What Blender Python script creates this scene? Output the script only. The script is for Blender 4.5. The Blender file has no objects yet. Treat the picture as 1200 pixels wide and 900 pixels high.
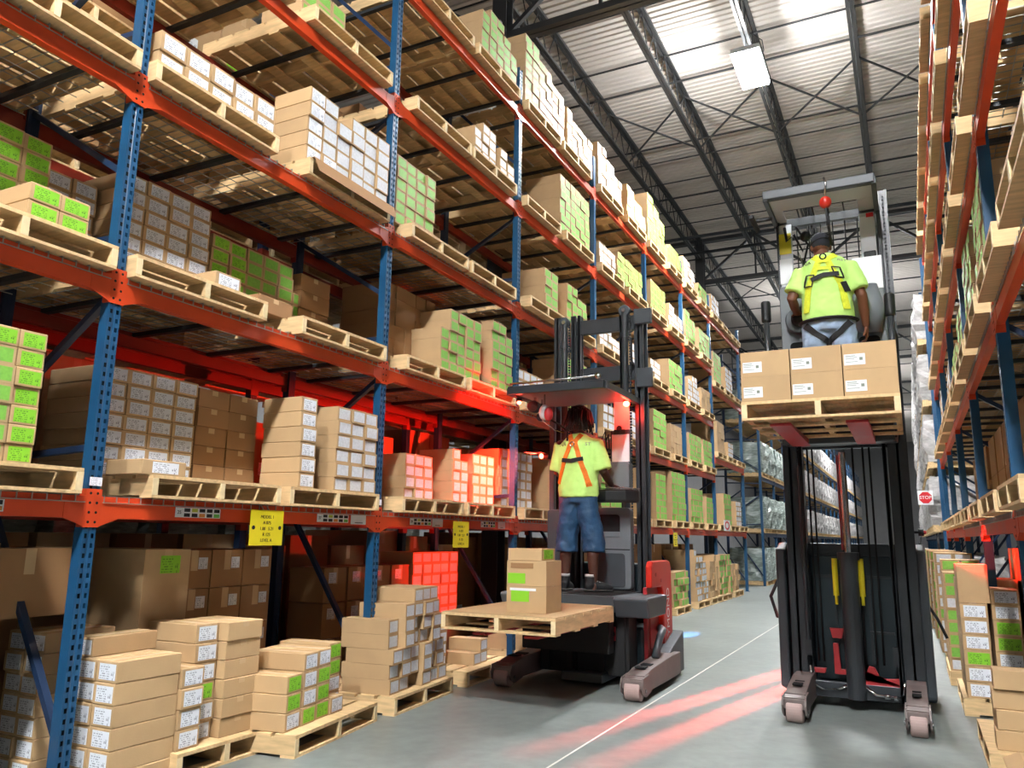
import bpy, bmesh, math, random
from mathutils import Vector, Matrix
random.seed(7)
PI = math.pi
scene = bpy.context.scene
COL = scene.collection

# ------------------------------------------------------------------ materials
def lin(c):
    return tuple((x / 12.92 if x <= .04045 else ((x + .055) / 1.055) ** 2.4) for x in c)
def rgb(r, g, b): return lin((r / 255, g / 255, b / 255))
def new_mat(name):
    m = bpy.data.materials.new(name); m.use_nodes = True
    nt = m.node_tree; b = nt.nodes['Principled BSDF']
    return m, nt, b
def mat(name, col, rough=.5, metal=0., var=.12, scale=6., stretch=(1, 1, 1), rnd=0., bump=0., bscale=40., spec=.5):
    """procedural surface: noise-varied base colour, roughness and optional bump; rnd varies tone from object to object"""
    m, nt, b = new_mat(name); N = nt.nodes; Lk = nt.links
    b.inputs['Metallic'].default_value = metal
    b.inputs['Specular IOR Level'].default_value = spec
    tc = N.new('ShaderNodeTexCoord'); mp = N.new('ShaderNodeMapping'); mp.inputs['Scale'].default_value = stretch
    Lk.new(tc.outputs['Object'], mp.inputs['Vector'])
    no = N.new('ShaderNodeTexNoise'); no.inputs['Scale'].default_value = scale; no.inputs['Detail'].default_value = 4
    src = mp.outputs['Vector']
    if rnd:
        oi = N.new('ShaderNodeObjectInfo'); ad = N.new('ShaderNodeVectorMath'); ad.operation = 'ADD'
        ml = N.new('ShaderNodeMath'); ml.operation = 'MULTIPLY'; ml.inputs[1].default_value = 37.
        Lk.new(oi.outputs['Random'], ml.inputs[0]); Lk.new(src, ad.inputs[0]); Lk.new(ml.outputs[0], ad.inputs[1]); src = ad.outputs[0]
    Lk.new(src, no.inputs['Vector'])
    cr = N.new('ShaderNodeMix'); cr.data_type = 'RGBA'
    cr.inputs[6].default_value = (*[c * (1 - var) for c in col], 1); cr.inputs[7].default_value = (*[min(1, c * (1 + var)) for c in col], 1)
    mr = N.new('ShaderNodeMapRange'); mr.inputs['From Min'].default_value = .3; mr.inputs['From Max'].default_value = .7
    Lk.new(no.outputs['Fac'], mr.inputs['Value']); Lk.new(mr.outputs['Result'], cr.inputs[0])
    out = cr.outputs[2]
    if rnd:
        hs = N.new('ShaderNodeHueSaturation'); r2 = N.new('ShaderNodeMapRange')
        r2.inputs['To Min'].default_value = 1 - rnd; r2.inputs['To Max'].default_value = 1 + rnd * .6
        Lk.new(oi.outputs['Random'], r2.inputs['Value']); Lk.new(r2.outputs['Result'], hs.inputs['Value']); Lk.new(out, hs.inputs['Color']); out = hs.outputs['Color']
    Lk.new(out, b.inputs['Base Color'])
    rr = N.new('ShaderNodeMapRange'); rr.inputs['To Min'].default_value = max(0, rough - .08); rr.inputs['To Max'].default_value = min(1, rough + .08)
    Lk.new(no.outputs['Fac'], rr.inputs['Value']); Lk.new(rr.outputs['Result'], b.inputs['Roughness'])
    if bump:
        n2 = N.new('ShaderNodeTexNoise'); n2.inputs['Scale'].default_value = bscale; n2.inputs['Detail'].default_value = 3
        Lk.new(mp.outputs['Vector'], n2.inputs['Vector'])
        bp = N.new('ShaderNodeBump'); bp.inputs['Strength'].default_value = bump; bp.inputs['Distance'].default_value = .01
        Lk.new(n2.outputs['Fac'], bp.inputs['Height']); Lk.new(bp.outputs['Normal'], b.inputs['Normal'])
    return m
def emit(name, col, strength, base=(.8, .8, .8)):
    m, nt, b = new_mat(name); b.inputs['Base Color'].default_value = (*base, 1)
    b.inputs['Emission Color'].default_value = (*col, 1); b.inputs['Emission Strength'].default_value = strength
    return m
def math_node(nt, op, a, b=None, c=None):
    n = nt.nodes.new('ShaderNodeMath'); n.operation = op
    for i, v in enumerate((a, b, c)):
        if v is None: continue
        if isinstance(v, (int, float)): n.inputs[i].default_value = v
        else: nt.links.new(v, n.inputs[i])
    return n.outputs[0]
def printed(name, paper, ink, rows=7, rough=.55):
    """a paper sticker with rows of small printed marks (generated coordinates: y across, z up)"""
    m, nt, b = new_mat(name); N = nt.nodes; Lk = nt.links
    tc = N.new('ShaderNodeTexCoord'); sp = N.new('ShaderNodeSeparateXYZ'); Lk.new(tc.outputs['Generated'], sp.inputs[0])
    u, v = sp.outputs['Y'], sp.outputs['Z']
    vr = math_node(nt, 'MULTIPLY', v, rows); row = math_node(nt, 'FLOOR', vr); fr = math_node(nt, 'FRACT', vr)
    band = math_node(nt, 'MULTIPLY', math_node(nt, 'GREATER_THAN', fr, .38), math_node(nt, 'LESS_THAN', fr, .85))
    cb = N.new('ShaderNodeCombineXYZ'); Lk.new(math_node(nt, 'MULTIPLY', u, 16.), cb.inputs[0]); Lk.new(math_node(nt, 'MULTIPLY', row, 5.37), cb.inputs[1])
    no = N.new('ShaderNodeTexNoise'); no.inputs['Scale'].default_value = 1.; no.inputs['Detail'].default_value = 1; Lk.new(cb.outputs[0], no.inputs['Vector'])
    txt = math_node(nt, 'MULTIPLY', band, math_node(nt, 'GREATER_THAN', no.outputs['Fac'], .5))
    left = math_node(nt, 'MULTIPLY', math_node(nt, 'LESS_THAN', u, .62), math_node(nt, 'GREATER_THAN', u, .06))
    right = math_node(nt, 'MULTIPLY', math_node(nt, 'GREATER_THAN', u, .74), math_node(nt, 'LESS_THAN', v, .55))
    right = math_node(nt, 'MULTIPLY', right, math_node(nt, 'GREATER_THAN', no.outputs['Fac'], .56))
    f = math_node(nt, 'MULTIPLY', txt, math_node(nt, 'MULTIPLY', left, math_node(nt, 'LESS_THAN', v, .93)))
    f = math_node(nt, 'MINIMUM', math_node(nt, 'ADD', f, math_node(nt, 'MULTIPLY', right, math_node(nt, 'LESS_THAN', u, .94))), 1.)
    f = math_node(nt, 'MULTIPLY', f, .62)
    mx = N.new('ShaderNodeMix'); mx.data_type = 'RGBA'; mx.inputs[6].default_value = (*paper, 1); mx.inputs[7].default_value = (*ink, 1)
    Lk.new(f, mx.inputs[0]); Lk.new(mx.outputs[2], b.inputs['Base Color']); b.inputs['Roughness'].default_value = rough
    return m
def concrete():
    m, nt, b = new_mat('polished_concrete'); N = nt.nodes; Lk = nt.links
    tc = N.new('ShaderNodeTexCoord')
    n1 = N.new('ShaderNodeTexNoise'); n1.inputs['Scale'].default_value = .55; n1.inputs['Detail'].default_value = 6; n1.inputs['Roughness'].default_value = .65
    n2 = N.new('ShaderNodeTexNoise'); n2.inputs['Scale'].default_value = 9; n2.inputs['Detail'].default_value = 5
    Lk.new(tc.outputs['Object'], n1.inputs['Vector']); Lk.new(tc.outputs['Object'], n2.inputs['Vector'])
    mix = N.new('ShaderNodeMix'); mix.inputs[0].default_value = .35; Lk.new(n1.outputs['Fac'], mix.inputs[2]); Lk.new(n2.outputs['Fac'], mix.inputs[3])
    cr = N.new('ShaderNodeValToRGB'); Lk.new(mix.outputs[0], cr.inputs[0])
    cr.color_ramp.elements[0].position = .34; cr.color_ramp.elements[0].color = (*rgb(102, 110, 107), 1)
    cr.color_ramp.elements[1].position = .66; cr.color_ramp.elements[1].color = (*rgb(140, 148, 144), 1)
    Lk.new(cr.outputs[0], b.inputs['Base Color'])
    mr = N.new('ShaderNodeMapRange'); mr.inputs['To Min'].default_value = .3; mr.inputs['To Max'].default_value = .55
    Lk.new(mix.outputs[0], mr.inputs['Value']); Lk.new(mr.outputs[0], b.inputs['Roughness'])
    bp = N.new('ShaderNodeBump'); bp.inputs['Strength'].default_value = .05; Lk.new(n2.outputs['Fac'], bp.inputs['Height']); Lk.new(bp.outputs[0], b.inputs['Normal'])
    return m
M = dict(
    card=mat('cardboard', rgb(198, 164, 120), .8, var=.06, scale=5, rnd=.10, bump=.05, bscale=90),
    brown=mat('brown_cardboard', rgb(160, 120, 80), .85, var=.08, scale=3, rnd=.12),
    tape=mat('packing_tape', rgb(204, 172, 128), .35, var=.05),
    wood=mat('pallet_pine', rgb(222, 188, 138), .75, var=.16, scale=5, stretch=(1.2, 7, 7), rnd=.10, bump=.12, bscale=30),
    wood_end=mat('pallet_end_grain', rgb(236, 212, 165), .8, var=.10, scale=18, rnd=.06),
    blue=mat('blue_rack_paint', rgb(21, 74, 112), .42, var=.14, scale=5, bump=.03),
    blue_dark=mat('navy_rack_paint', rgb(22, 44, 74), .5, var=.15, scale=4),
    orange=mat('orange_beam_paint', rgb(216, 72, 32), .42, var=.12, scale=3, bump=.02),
    red_back=mat('shaded_orange_beam_paint', rgb(138, 42, 24), .5, var=.14, scale=3),  # the front beams' orange with the shade inside the rack put into its colour
    hole=mat('painted_recess_shade', rgb(8, 10, 14), .9, var=.02),  # near-black colour standing in for the shade inside holes and recesses
    bar=mat('dark_support_steel', rgb(52, 56, 60), .5, .3, var=.15),
    galv=mat('galvanised_wire', rgb(178, 180, 178), .38, .8, var=.1),
    black=mat('black_mast_paint', rgb(50, 54, 58), .34, var=.2, scale=5),
    dgrey=mat('charcoal_truck_paint', rgb(62, 68, 73), .45, var=.1, scale=4),
    grey=mat('grey_truck_plastic', rgb(108, 114, 118), .5, var=.06, scale=4),
    lgrey=mat('pale_panel_plastic', rgb(206, 212, 216), .42, var=.05, scale=4),
    teal=mat('blue_black_body_paint', rgb(34, 48, 54), .4, var=.15, scale=4),
    red=mat('red_truck_paint', rgb(205, 44, 30), .35, var=.06, scale=3),
    darkred=mat('dark_red_bracket_paint', rgb(172, 44, 48), .45, var=.1, scale=5),
    steel=mat('bright_steel', rgb(195, 198, 200), .22, 1., var=.06),
    rubber=mat('grey_polyurethane_wheel', rgb(176, 152, 146), .6, var=.08, scale=9),
    armp=mat('pinkish_arm_paint', rgb(112, 100, 97), .5, var=.14, scale=8),  # pinkish grey with slightly uneven tone
    tyre=mat('black_rubber', rgb(24, 24, 25), .75, var=.1),
    cushion=mat('black_cushion_vinyl', rgb(28, 30, 32), .45, var=.1, scale=10, bump=.1),
    yellow=mat('yellow_plastic', rgb(226, 206, 30), .5, var=.06),
    conc=concrete(),
    deck=mat('painted_roof_deck', rgb(214, 206, 198), .6, var=.05, scale=.8, stretch=(.3, 2, 1)),
    joist=mat('dark_joist_paint', rgb(50, 52, 54), .55, var=.15, scale=3),
    farwall=mat('grey_wall_panel', rgb(150, 150, 150), .7, var=.06, scale=1.5),
    jointm=mat('pale_joint_filler', rgb(212, 210, 202), .7, var=.1, scale=20),
    wl=printed('white_sticker', rgb(236, 240, 246), rgb(60, 66, 90)),
    gl=printed('lime_sticker', rgb(138, 206, 48), rgb(28, 78, 20)),
    ys=printed('yellow_tag_print', rgb(226, 208, 44), rgb(50, 45, 10), rows=5),
    ws=mat('white_plate', rgb(236, 238, 238), .5, var=.03),
    paper=printed('printed_sheet', rgb(240, 240, 246), rgb(70, 70, 90), rows=16),
    lime=mat('lime_shirt_cotton', rgb(204, 248, 136), .85, var=.05, scale=6, bump=.15, bscale=160),
    orange_web=mat('orange_webbing', rgb(240, 126, 28), .7, var=.08, scale=60),
    yellow_web=mat('yellow_webbing', rgb(222, 232, 60), .7, var=.08, scale=60),
    black_web=mat('black_webbing', rgb(26, 27, 30), .7, var=.1, scale=60),
    navy=mat('navy_shorts_cloth', rgb(38, 74, 108), .55, var=.22, scale=9, bump=.2, bscale=70),
    denim=mat('pale_denim', rgb(150, 172, 198), .85, var=.22, scale=8, bump=.15, bscale=120),
    skin=mat('brown_skin', rgb(112, 68, 46), .5, var=.08, scale=20),
    skin2=mat('dark_brown_skin', rgb(78, 47, 36), .5, var=.08, scale=20),
    hair=mat('black_hair', rgb(22, 17, 18), .55, var=.3, scale=30),
    cap=mat('charcoal_cap_cloth', rgb(38, 40, 48), .85, var=.1, scale=30),
    eye=mat('eye_white', rgb(235, 232, 225), .3, var=.02),
    shoe=mat('black_boot_leather', rgb(34, 35, 37), .45, var=.2, scale=14),
    sole=mat('boot_sole_rubber', rgb(60, 58, 56), .8, var=.1),
    sock=mat('grey_sock_knit', rgb(190, 188, 184), .9, var=.1, scale=30),
    wrap=mat('stretch_wrap_film', rgb(150, 162, 156), .25, var=.34, scale=5, stretch=(1, 1, 5), rnd=.14, bump=.5, bscale=9),
    wrapw=mat('white_sack_film', rgb(178, 174, 172), .4, var=.25, scale=9, stretch=(1, 1, 2), rnd=.1, bump=.6, bscale=12),
    stopred=mat('sign_red', rgb(206, 30, 40), .5, var=.03),
    ink=mat('black_print', rgb(18, 18, 20), .6, var=.02),
    ink_soft=mat('worn_grey_print', rgb(128, 138, 124), .8, var=.1),
    bluep=mat('blue_cell_print', rgb(30, 32, 40), .6, var=.1), greenp=mat('green_cell_print', rgb(110, 190, 80), .6, var=.1),
    yellowp=mat('lime_cell_print', rgb(190, 196, 70), .6, var=.1), orangep=mat('amber_cell_print', rgb(224, 140, 60), .6, var=.1),
    lens=emit('lit_lamp_lens', (.975, .985, 1.), 880),
    uplight_glow=emit('added_uplight_glow', (.95, .98, 1.), 16),  # glow of an added lamp top that brightens the roof deck
    redlamp=emit('lit_red_lens', (1, .04, .02), 55, (.8, .05, .05)),
    bluelamp=emit('lit_blue_lens', (.1, .35, 1), 12, (.1, .2, .8)),
)
# ------------------------------------------------------------------ mesh building
class MB:
    def __init__(s): s.v = []; s.f = []; s.m = []
    def add(s, vs, fs, m=0):
        o = len(s.v); s.v += [tuple(v) for v in vs]; s.f += [tuple(o + i for i in f) for f in fs]; s.m += [m] * len(fs); return s
    def box(s, x0, x1, y0, y1, z0, z1, m=0):
        return s.add([(x0, y0, z0), (x1, y0, z0), (x1, y1, z0), (x0, y1, z0), (x0, y0, z1), (x1, y0, z1), (x1, y1, z1), (x0, y1, z1)],
                     [(0, 3, 2, 1), (4, 5, 6, 7), (0, 1, 5, 4), (1, 2, 6, 5), (2, 3, 7, 6), (3, 0, 4, 7)], m)
    def prism(s, poly, axis, a, b, m=0):
        """extrude a 2D polygon along an axis: axis 'x' -> poly (y,z); 'y' -> (x,z); 'z' -> (x,y)"""
        n = len(poly)
        P = {'x': lambda p, t: (t, p[0], p[1]), 'y': lambda p, t: (p[0], t, p[1]), 'z': lambda p, t: (p[0], p[1], t)}[axis]
        vs = [P(p, a) for p in poly] + [P(p, b) for p in poly]
        fs = [tuple(range(n)), tuple(range(2 * n - 1, n - 1, -1))] + [(i, i + n, (i + 1) % n + n, (i + 1) % n) for i in range(n)]
        return s.add(vs, fs, m)
    def bar(s, p, q, w, h, m=0, up=(0, 0, 1)):
        p, q = Vector(p), Vector(q); t = (q - p).normalized(); up = Vector(up)
        if abs(t.dot(up)) > .98: up = Vector((0, 1, 0))
        e1 = t.cross(up).normalized() * (w / 2); e2 = e1.cross(t).normalized() * (h / 2)
        vs = [c + a * e1 + b * e2 for c in (p, q) for a, b in ((-1, -1), (1, -1), (1, 1), (-1, 1))]
        return s.add(vs, [(0, 1, 2, 3), (7, 6, 5, 4), (0, 4, 5, 1), (1, 5, 6, 2), (2, 6, 7, 3), (3, 7, 4, 0)], m)
    def tube(s, pts, r, n=10, m=0, ref=(1, 0, 0)):
        """closed tube through pts; r: one radius, or per point a radius or an (a,b) pair (a along ref)"""
        pts = [Vector(p) for p in pts]; k = len(pts); ref = Vector(ref)
        if isinstance(r, (int, float)): r = [r] * k
        vs = []
        for i, p in enumerate(pts):
            t = (pts[min(i + 1, k - 1)] - pts[max(i - 1, 0)]).normalized()
            e1 = ref - ref.dot(t) * t
            if e1.length < .12: e1 = Vector((0, 0, 1)) - Vector((0, 0, 1)).dot(t) * t
            if e1.length < .12: e1 = Vector((0, 1, 0)) - Vector((0, 1, 0)).dot(t) * t
            e1.normalize(); e2 = t.cross(e1)
            a, b = (r[i], r[i]) if isinstance(r[i], (int, float)) else r[i]
            for j in range(n):
                an = 2 * PI * j / n; vs.append(p + e1 * (a * math.cos(an)) + e2 * (b * math.sin(an)))
        fs = [(i * n + j, i * n + (j + 1) % n, (i + 1) * n + (j + 1) % n, (i + 1) * n + j) for i in range(k - 1) for j in range(n)]
        fs += [tuple(range(n - 1, -1, -1)), tuple(range((k - 1) * n, k * n))]
        return s.add(vs, fs, m)
    def cyl(s, c, axis, r, h, n=24, m=0):
        c = Vector(c); a = {'x': Vector((1, 0, 0)), 'y': Vector((0, 1, 0)), 'z': Vector((0, 0, 1))}[axis]
        return s.tube([c - a * h / 2, c + a * h / 2], r, n, m, ref=(0, 1, 0) if axis == 'x' else (1, 0, 0))
    def ball(s, c, r, n=12, m=0):
        rx, ry, rz = (r, r, r) if isinstance(r, (int, float)) else r
        vs = []; fs = []; k = n // 2
        for i in range(1, k):
            th = PI * i / k
            for j in range(n):
                an = 2 * PI * j / n; vs.append((c[0] + rx * math.sin(th) * math.cos(an), c[1] + ry * math.sin(th) * math.sin(an), c[2] + rz * math.cos(th)))
        fs = [(i * n + j, (i + 1) * n + j, (i + 1) * n + (j + 1) % n, i * n + (j + 1) % n) for i in range(k - 2) for j in range(n)]
        vs += [(c[0], c[1], c[2] + rz), (c[0], c[1], c[2] - rz)]; t, b = len(vs) - 2, len(vs) - 1
        fs += [(t, j, (j + 1) % n) for j in range(n)] + [(b, (k - 2) * n + (j + 1) % n, (k - 2) * n + j) for j in range(n)]
        return s.add(vs, fs, m)
    def mesh(s, name, mats, smooth=False, fix=True):
        me = bpy.data.meshes.new(name); me.from_pydata(s.v, [], s.f)
        if not isinstance(mats, (list, tuple)): mats = [mats]
        for k in mats: me.materials.append(M[k] if isinstance(k, str) else k)
        me.polygons.foreach_set('material_index', s.m)
        if fix:
            bm = bmesh.new(); bm.from_mesh(me); bmesh.ops.recalc_face_normals(bm, faces=bm.faces); bm.to_mesh(me); bm.free()
        if smooth: me.polygons.foreach_set('use_smooth', [True] * len(me.polygons))
        me.update(); return me
def link(name, me, parent=None, loc=(0, 0, 0), rz=0.):
    o = bpy.data.objects.new(name, me); COL.objects.link(o); o.location = loc; o.rotation_euler = (0, 0, rz)
    if parent is not None: o.parent = parent
    return o
def part(name, mb, mats, parent=None, smooth=False, bevel=0., loc=(0, 0, 0), seg=2):
    o = link(name, mb.mesh(name, mats, smooth), parent, loc)
    if bevel:
        b = o.modifiers.new('bevel', 'BEVEL'); b.width = bevel; b.segments = seg; b.limit_method = 'ANGLE'; b.angle_limit = math.radians(40)
    return o
def tag(o, label, cat, group=None, kind=None):
    o['label'] = label; o['category'] = cat
    if group: o['group'] = group
    if kind: o['kind'] = kind
    return o
def thing(name, label, cat, loc=(0, 0, 0), rz=0., group=None, kind=None):
    o = bpy.data.objects.new(name, None); COL.objects.link(o); o.location = loc; o.rotation_euler = (0, 0, rz); o.empty_display_size = .1
    return tag(o, label, cat, group, kind)
def dup(root, loc, rz=0., label=None, group=None):
    r = root.copy(); COL.objects.link(r); r.location = loc; r.rotation_euler = (0, 0, rz)
    if label: r['label'] = label
    if group: r['group'] = group
    for ch in list(root.children):
        c = ch.copy(); COL.objects.link(c); c.parent = r
        for g in ch.children:
            d = g.copy(); COL.objects.link(d); d.parent = c
    return r
def text_mesh(txt, size, m, extrude=.0006, align='CENTER'):
    cu = bpy.data.curves.new('lettering', 'FONT'); cu.body = txt; cu.size = size; cu.extrude = extrude; cu.align_x = align; cu.align_y = 'CENTER'
    t = bpy.data.objects.new('lettering', cu); COL.objects.link(t)
    me = bpy.data.meshes.new_from_object(t.evaluated_get(bpy.context.evaluated_depsgraph_get()))
    bpy.data.objects.remove(t); me.materials.clear(); me.materials.append(M[m]); return me

# ------------------------------------------------------------------ camera
F, CX, CY, CZ, YAW, PIT, ROL = 918.195, 3.8592, -2.7495, 1.3261, .4669, .1912, .0143
CAMP = Vector((CX, CY, CZ))
FWD = Vector((-math.sin(YAW) * math.cos(PIT), math.cos(YAW) * math.cos(PIT), math.sin(PIT)))
_r = Vector((math.cos(YAW), math.sin(YAW), 0)); _u = _r.cross(FWD)
RGT = math.cos(ROL) * _r + math.sin(ROL) * _u; UPV = -math.sin(ROL) * _r + math.cos(ROL) * _u
cam = bpy.data.cameras.new('camera'); co = bpy.data.objects.new('camera', cam); COL.objects.link(co)
mw = Matrix((RGT, UPV, -FWD)).transposed().to_4x4(); mw.translation = CAMP; co.matrix_world = mw
cam.sensor_width = 36; cam.lens = F / 1200 * 36; cam.clip_start = .05; cam.clip_end = 300
scene.camera = co
def proj(p):
    d = Vector(p) - CAMP; z = d.dot(FWD)
    return (600 + F * d.dot(RGT) / z, 450 - F * d.dot(UPV) / z, z) if z > .05 else (-9999, -9999, z)
P = 2.52
H = [0, 1.4434, 2.6631, 3.873, 5.1179, 6.3609]
WR = 4.4026; RY0 = 2.6495          # face of the rack across the aisle and its first upright
NUM = ['zeroth', 'first', 'second', 'third', 'fourth', 'fifth', 'sixth', 'seventh', 'eighth', 'ninth', 'tenth', 'eleventh', 'twelfth', 'thirteenth', 'fourteenth', 'fifteenth', 'sixteenth', 'seventeenth', 'eighteenth', 'nineteenth', 'twentieth']
# ------------------------------------------------------------------ the building
def struct(name, mb, mats, label=None, cat=None, loc=(0, 0, 0), smooth=False):
    o = part(name, mb, mats, None, smooth, loc=loc); o['kind'] = 'structure'
    if label: o['label'] = label; o['category'] = cat
    return o
ZC = 10.35; YEND = 78.
struct('floor', MB().box(-9, 13, -9, YEND, -.1, 0), 'conc', 'smooth grey concrete floor of the warehouse aisle', 'floor')
struct('trim_1', MB().box(1.855, 1.868, -8, 40, 0, .0012), 'jointm', 'thin pale saw-cut joint line running along the concrete floor', 'floor joint')
mb = MB(); y = -8.
prof = []
while y < YEND:
    prof += [(y, ZC), (y + .09, ZC), (y + .105, ZC + .03), (y + .135, ZC + .03)]; y += .15
n = len(prof)
mb.add([(-9, a, b) for a, b in prof] + [(13, a, b) for a, b in prof], [(i, i + 1, n + i + 1, n + i) for i in range(n - 1)])
mb.box(-9, 13, -8, YEND, ZC + .05, ZC + .12)
struct('ceiling', mb, 'deck', 'pale ribbed metal roof deck', 'ceiling')
mb = MB(); mb.box(-9, 13, YEND, YEND + .2, 0, ZC)
for i in range(44): mb.box(-9 + i * .5, -8.94 + i * .5, YEND - .03, YEND, 0, ZC)
struct('wall_far', mb, 'farwall', 'grey ribbed wall far down the aisle', 'wall')
struct('wall_left', MB().box(-9.2, -9, -9, YEND, 0, ZC), 'farwall', 'grey wall beyond the racks on the long-rack side', 'wall')
struct('wall_right', MB().box(13, 13.2, -9, YEND, 0, ZC), 'farwall', 'grey wall beyond the edge-on rack', 'wall')
# roof joists along the aisle
XJ = [-1.3 + 1.63 * k for k in range(-2, 8)]
jm = None
def joist_meshes():
    t = MB(); b = MB(); w = MB(); zt, zb = ZC - .04, ZC - .68
    for s in (-.035, .035):
        t.box(s - .028, s + .028, -7, YEND, zt - .03, zt + .03); b.box(s - .025, s + .025, -7, YEND, zb - .025, zb + .025)
    y = -6.8; k = 0
    while y < YEND - .8:
        w.tube([(0, y, zt), (0, y + .36, zb)], .012, 6); w.tube([(0, y + .36, zb), (0, y + .72, zt)], .012, 6); y += .72
    return t.mesh('top_chord', 'joist'), b.mesh('bottom_chord', 'joist'), w.mesh('web', 'joist')
jm = joist_meshes()
for k, x in enumerate(XJ):
    o = thing('roof_joist', 'dark open-web roof joist %s from the column line over the long rack' % NUM[max(k - 1, 0)] if k > 1 else 'dark open-web roof joist beyond the long rack',
              'roof joist', (x, 0, 0), group='roof joists', kind='structure')
    for nm, me in zip(('top_chord', 'bottom_chord', 'web'), jm): link(nm, me, o)
YG = [6.98, 20.1, 33.2, 46.3]
for k, y in enumerate(YG):
    o = thing('roof_girder', 'dark trussed roof girder across the aisle, %s from the viewer' % NUM[k + 1], 'roof girder', (0, y, 0), group='roof girders', kind='structure')
    b = MB(); zt, zb = ZC - .12, ZC - 1.42
    for s in (-.055, .055): b.box(-8.5, 12.5, s - .045, s + .045, zb - .05, zb + .05)
    part('bottom_chord', b, 'joist', o)
    b = MB()
    for s in (-.055, .055): b.box(-8.5, 12.5, s - .045, s + .045, zt - .05, zt + .05)
    part('top_chord', b, 'joist', o)
    b = MB(); x = -1.3 - 1.63 * 4; up = False
    while x < 12:
        b.bar((x, 0, zb), (x + 1.63, 0, zt), .07, .07); b.bar((x + 1.63, 0, zt), (x + 3.26, 0, zb), .07, .07); b.bar((x + 1.63, 0, zb), (x + 1.63, 0, zt), .05, .05); x += 3.26
    part('web', b, 'joist', o)
for k, y in enumerate(YG[:3]):
    b = MB()
    for s in (-.12, .10): b.box(-1.42, -1.18, y + s, y + s + .02, 0, ZC - .1)
    b.box(-1.31, -1.29, y - .1, y + .1, 0, ZC - .1)
    o = struct('pillar', b, 'joist', 'dark steel building column rising behind the long rack, %s from the viewer' % NUM[k + 1], 'column'); o['group'] = 'steel columns'
    if k == 0:
        c = part('column_box', MB().box(-1.40, -1.24, y - .2, y - .12, 8.4, 9.15), 'grey', o); c = part('white_wrap', MB().box(-1.44, -1.16, y - .14, y - .121, 7.2, 8.7), 'ws', o)
for k, (y, z, r) in enumerate([(10.45, 10.27, .022), (11.27, 10.2, .026), (13.85, 10.27, .024), (14.6, 10.27, .018), (15.8, 10.27, .018), (16.6, 10.2, .026), (17.6, 10.27, .018), (18.6, 10.27, .018), (21.5, 10.2, .026), (23., 10.27, .018), (24.6, 10.27, .02), (26.3, 10.2, .026), (28.2, 10.27, .02), (30.5, 10.2, .026), (35., 10.2, .026), (38, 10.27, .02), (41, 10.2, .026), (50, 10.2, .026), (57, 10.2, .03), (8.9, 10.27, .02), (7.6, 10.27, .018)]):
    o = struct('bridging_rod', MB().tube([(-8.5, y, z), (12.5, y, z)], r, 6), 'joist', 'thin dark bridging bar across the roof joists, %s from the viewer' % NUM[k + 1] if k < 19 else 'thin dark bar across the roof joists', 'roof bar'); o['group'] = 'bridging bars'
for k, y in enumerate((17.9, 19.2)):
    o = struct('sprinkler_pipe', MB().tube([(-8.5, y, ZC - .8), (12.5, y, ZC - .8)], .045, 10), 'bar', 'grey sprinkler pipe hung across the roof joists, %s from the viewer' % NUM[k + 1], 'pipe', smooth=True); o['group'] = 'sprinkler pipes'
for k, (i, y) in enumerate([(2, 12.0), (3, 12.0), (4, 12.0), (5, 12.0), (2, 24), (3, 24), (4, 24)]):
    b = MB(); x0, x1 = XJ[i], XJ[i + 1]
    b.bar((x0, y, ZC - .08), (x1, y + 1.2, ZC - .66), .03, .03); b.bar((x0, y + 1.2, ZC - .66), (x1, y, ZC - .08), .03, .03)
    o = struct('cross_brace', b, 'joist', 'dark crossed braces between roof joists over the aisle', 'roof brace'); o['group'] = 'crossed roof braces'
# light fittings
fx = None
for k, (x, y) in enumerate([(1.95, 10.07), (3.4, -3.6), (3.4, -8.4), (1.95, 26.), (1.95, 42.), (1.95, 58.)]):  # two unseen behind the camera; the rear one added to brighten load fronts
    if fx is None:
        fx = thing('high_bay_light', 'glaring white high-bay light hung beneath the roof over the aisle', 'ceiling light', (x, y, 9.3))
        part('housing', MB().box(-.24, .24, -.56, .56, .05, .14), 'lgrey', fx, bevel=.01)
        part('lens', MB().box(-.225, .225, -.54, .54, 0, .048), 'lens', fx)
        part('added_uplight', MB().box(-.2, .2, -.5, .5, .141, .15), 'uplight_glow', fx)  # added glowing top, lights the roof deck from below
        b = MB(); b.tube([(0, -.4, .13), (0, -.4, 1.)], .008, 6); b.tube([(0, .4, .13), (0, .4, 1.)], .008, 6); b.tube([(.1, .1, .13), (.22, .1, .4), (.2, .1, .6), (0, .1, .8)], .008, 6)
        part('hanger', b, 'joist', fx)
    else:
        dup(fx, (x, y, 9.3), label='white high-bay light hung under the roof, out of the main view', group='high-bay lights further off')

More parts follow.
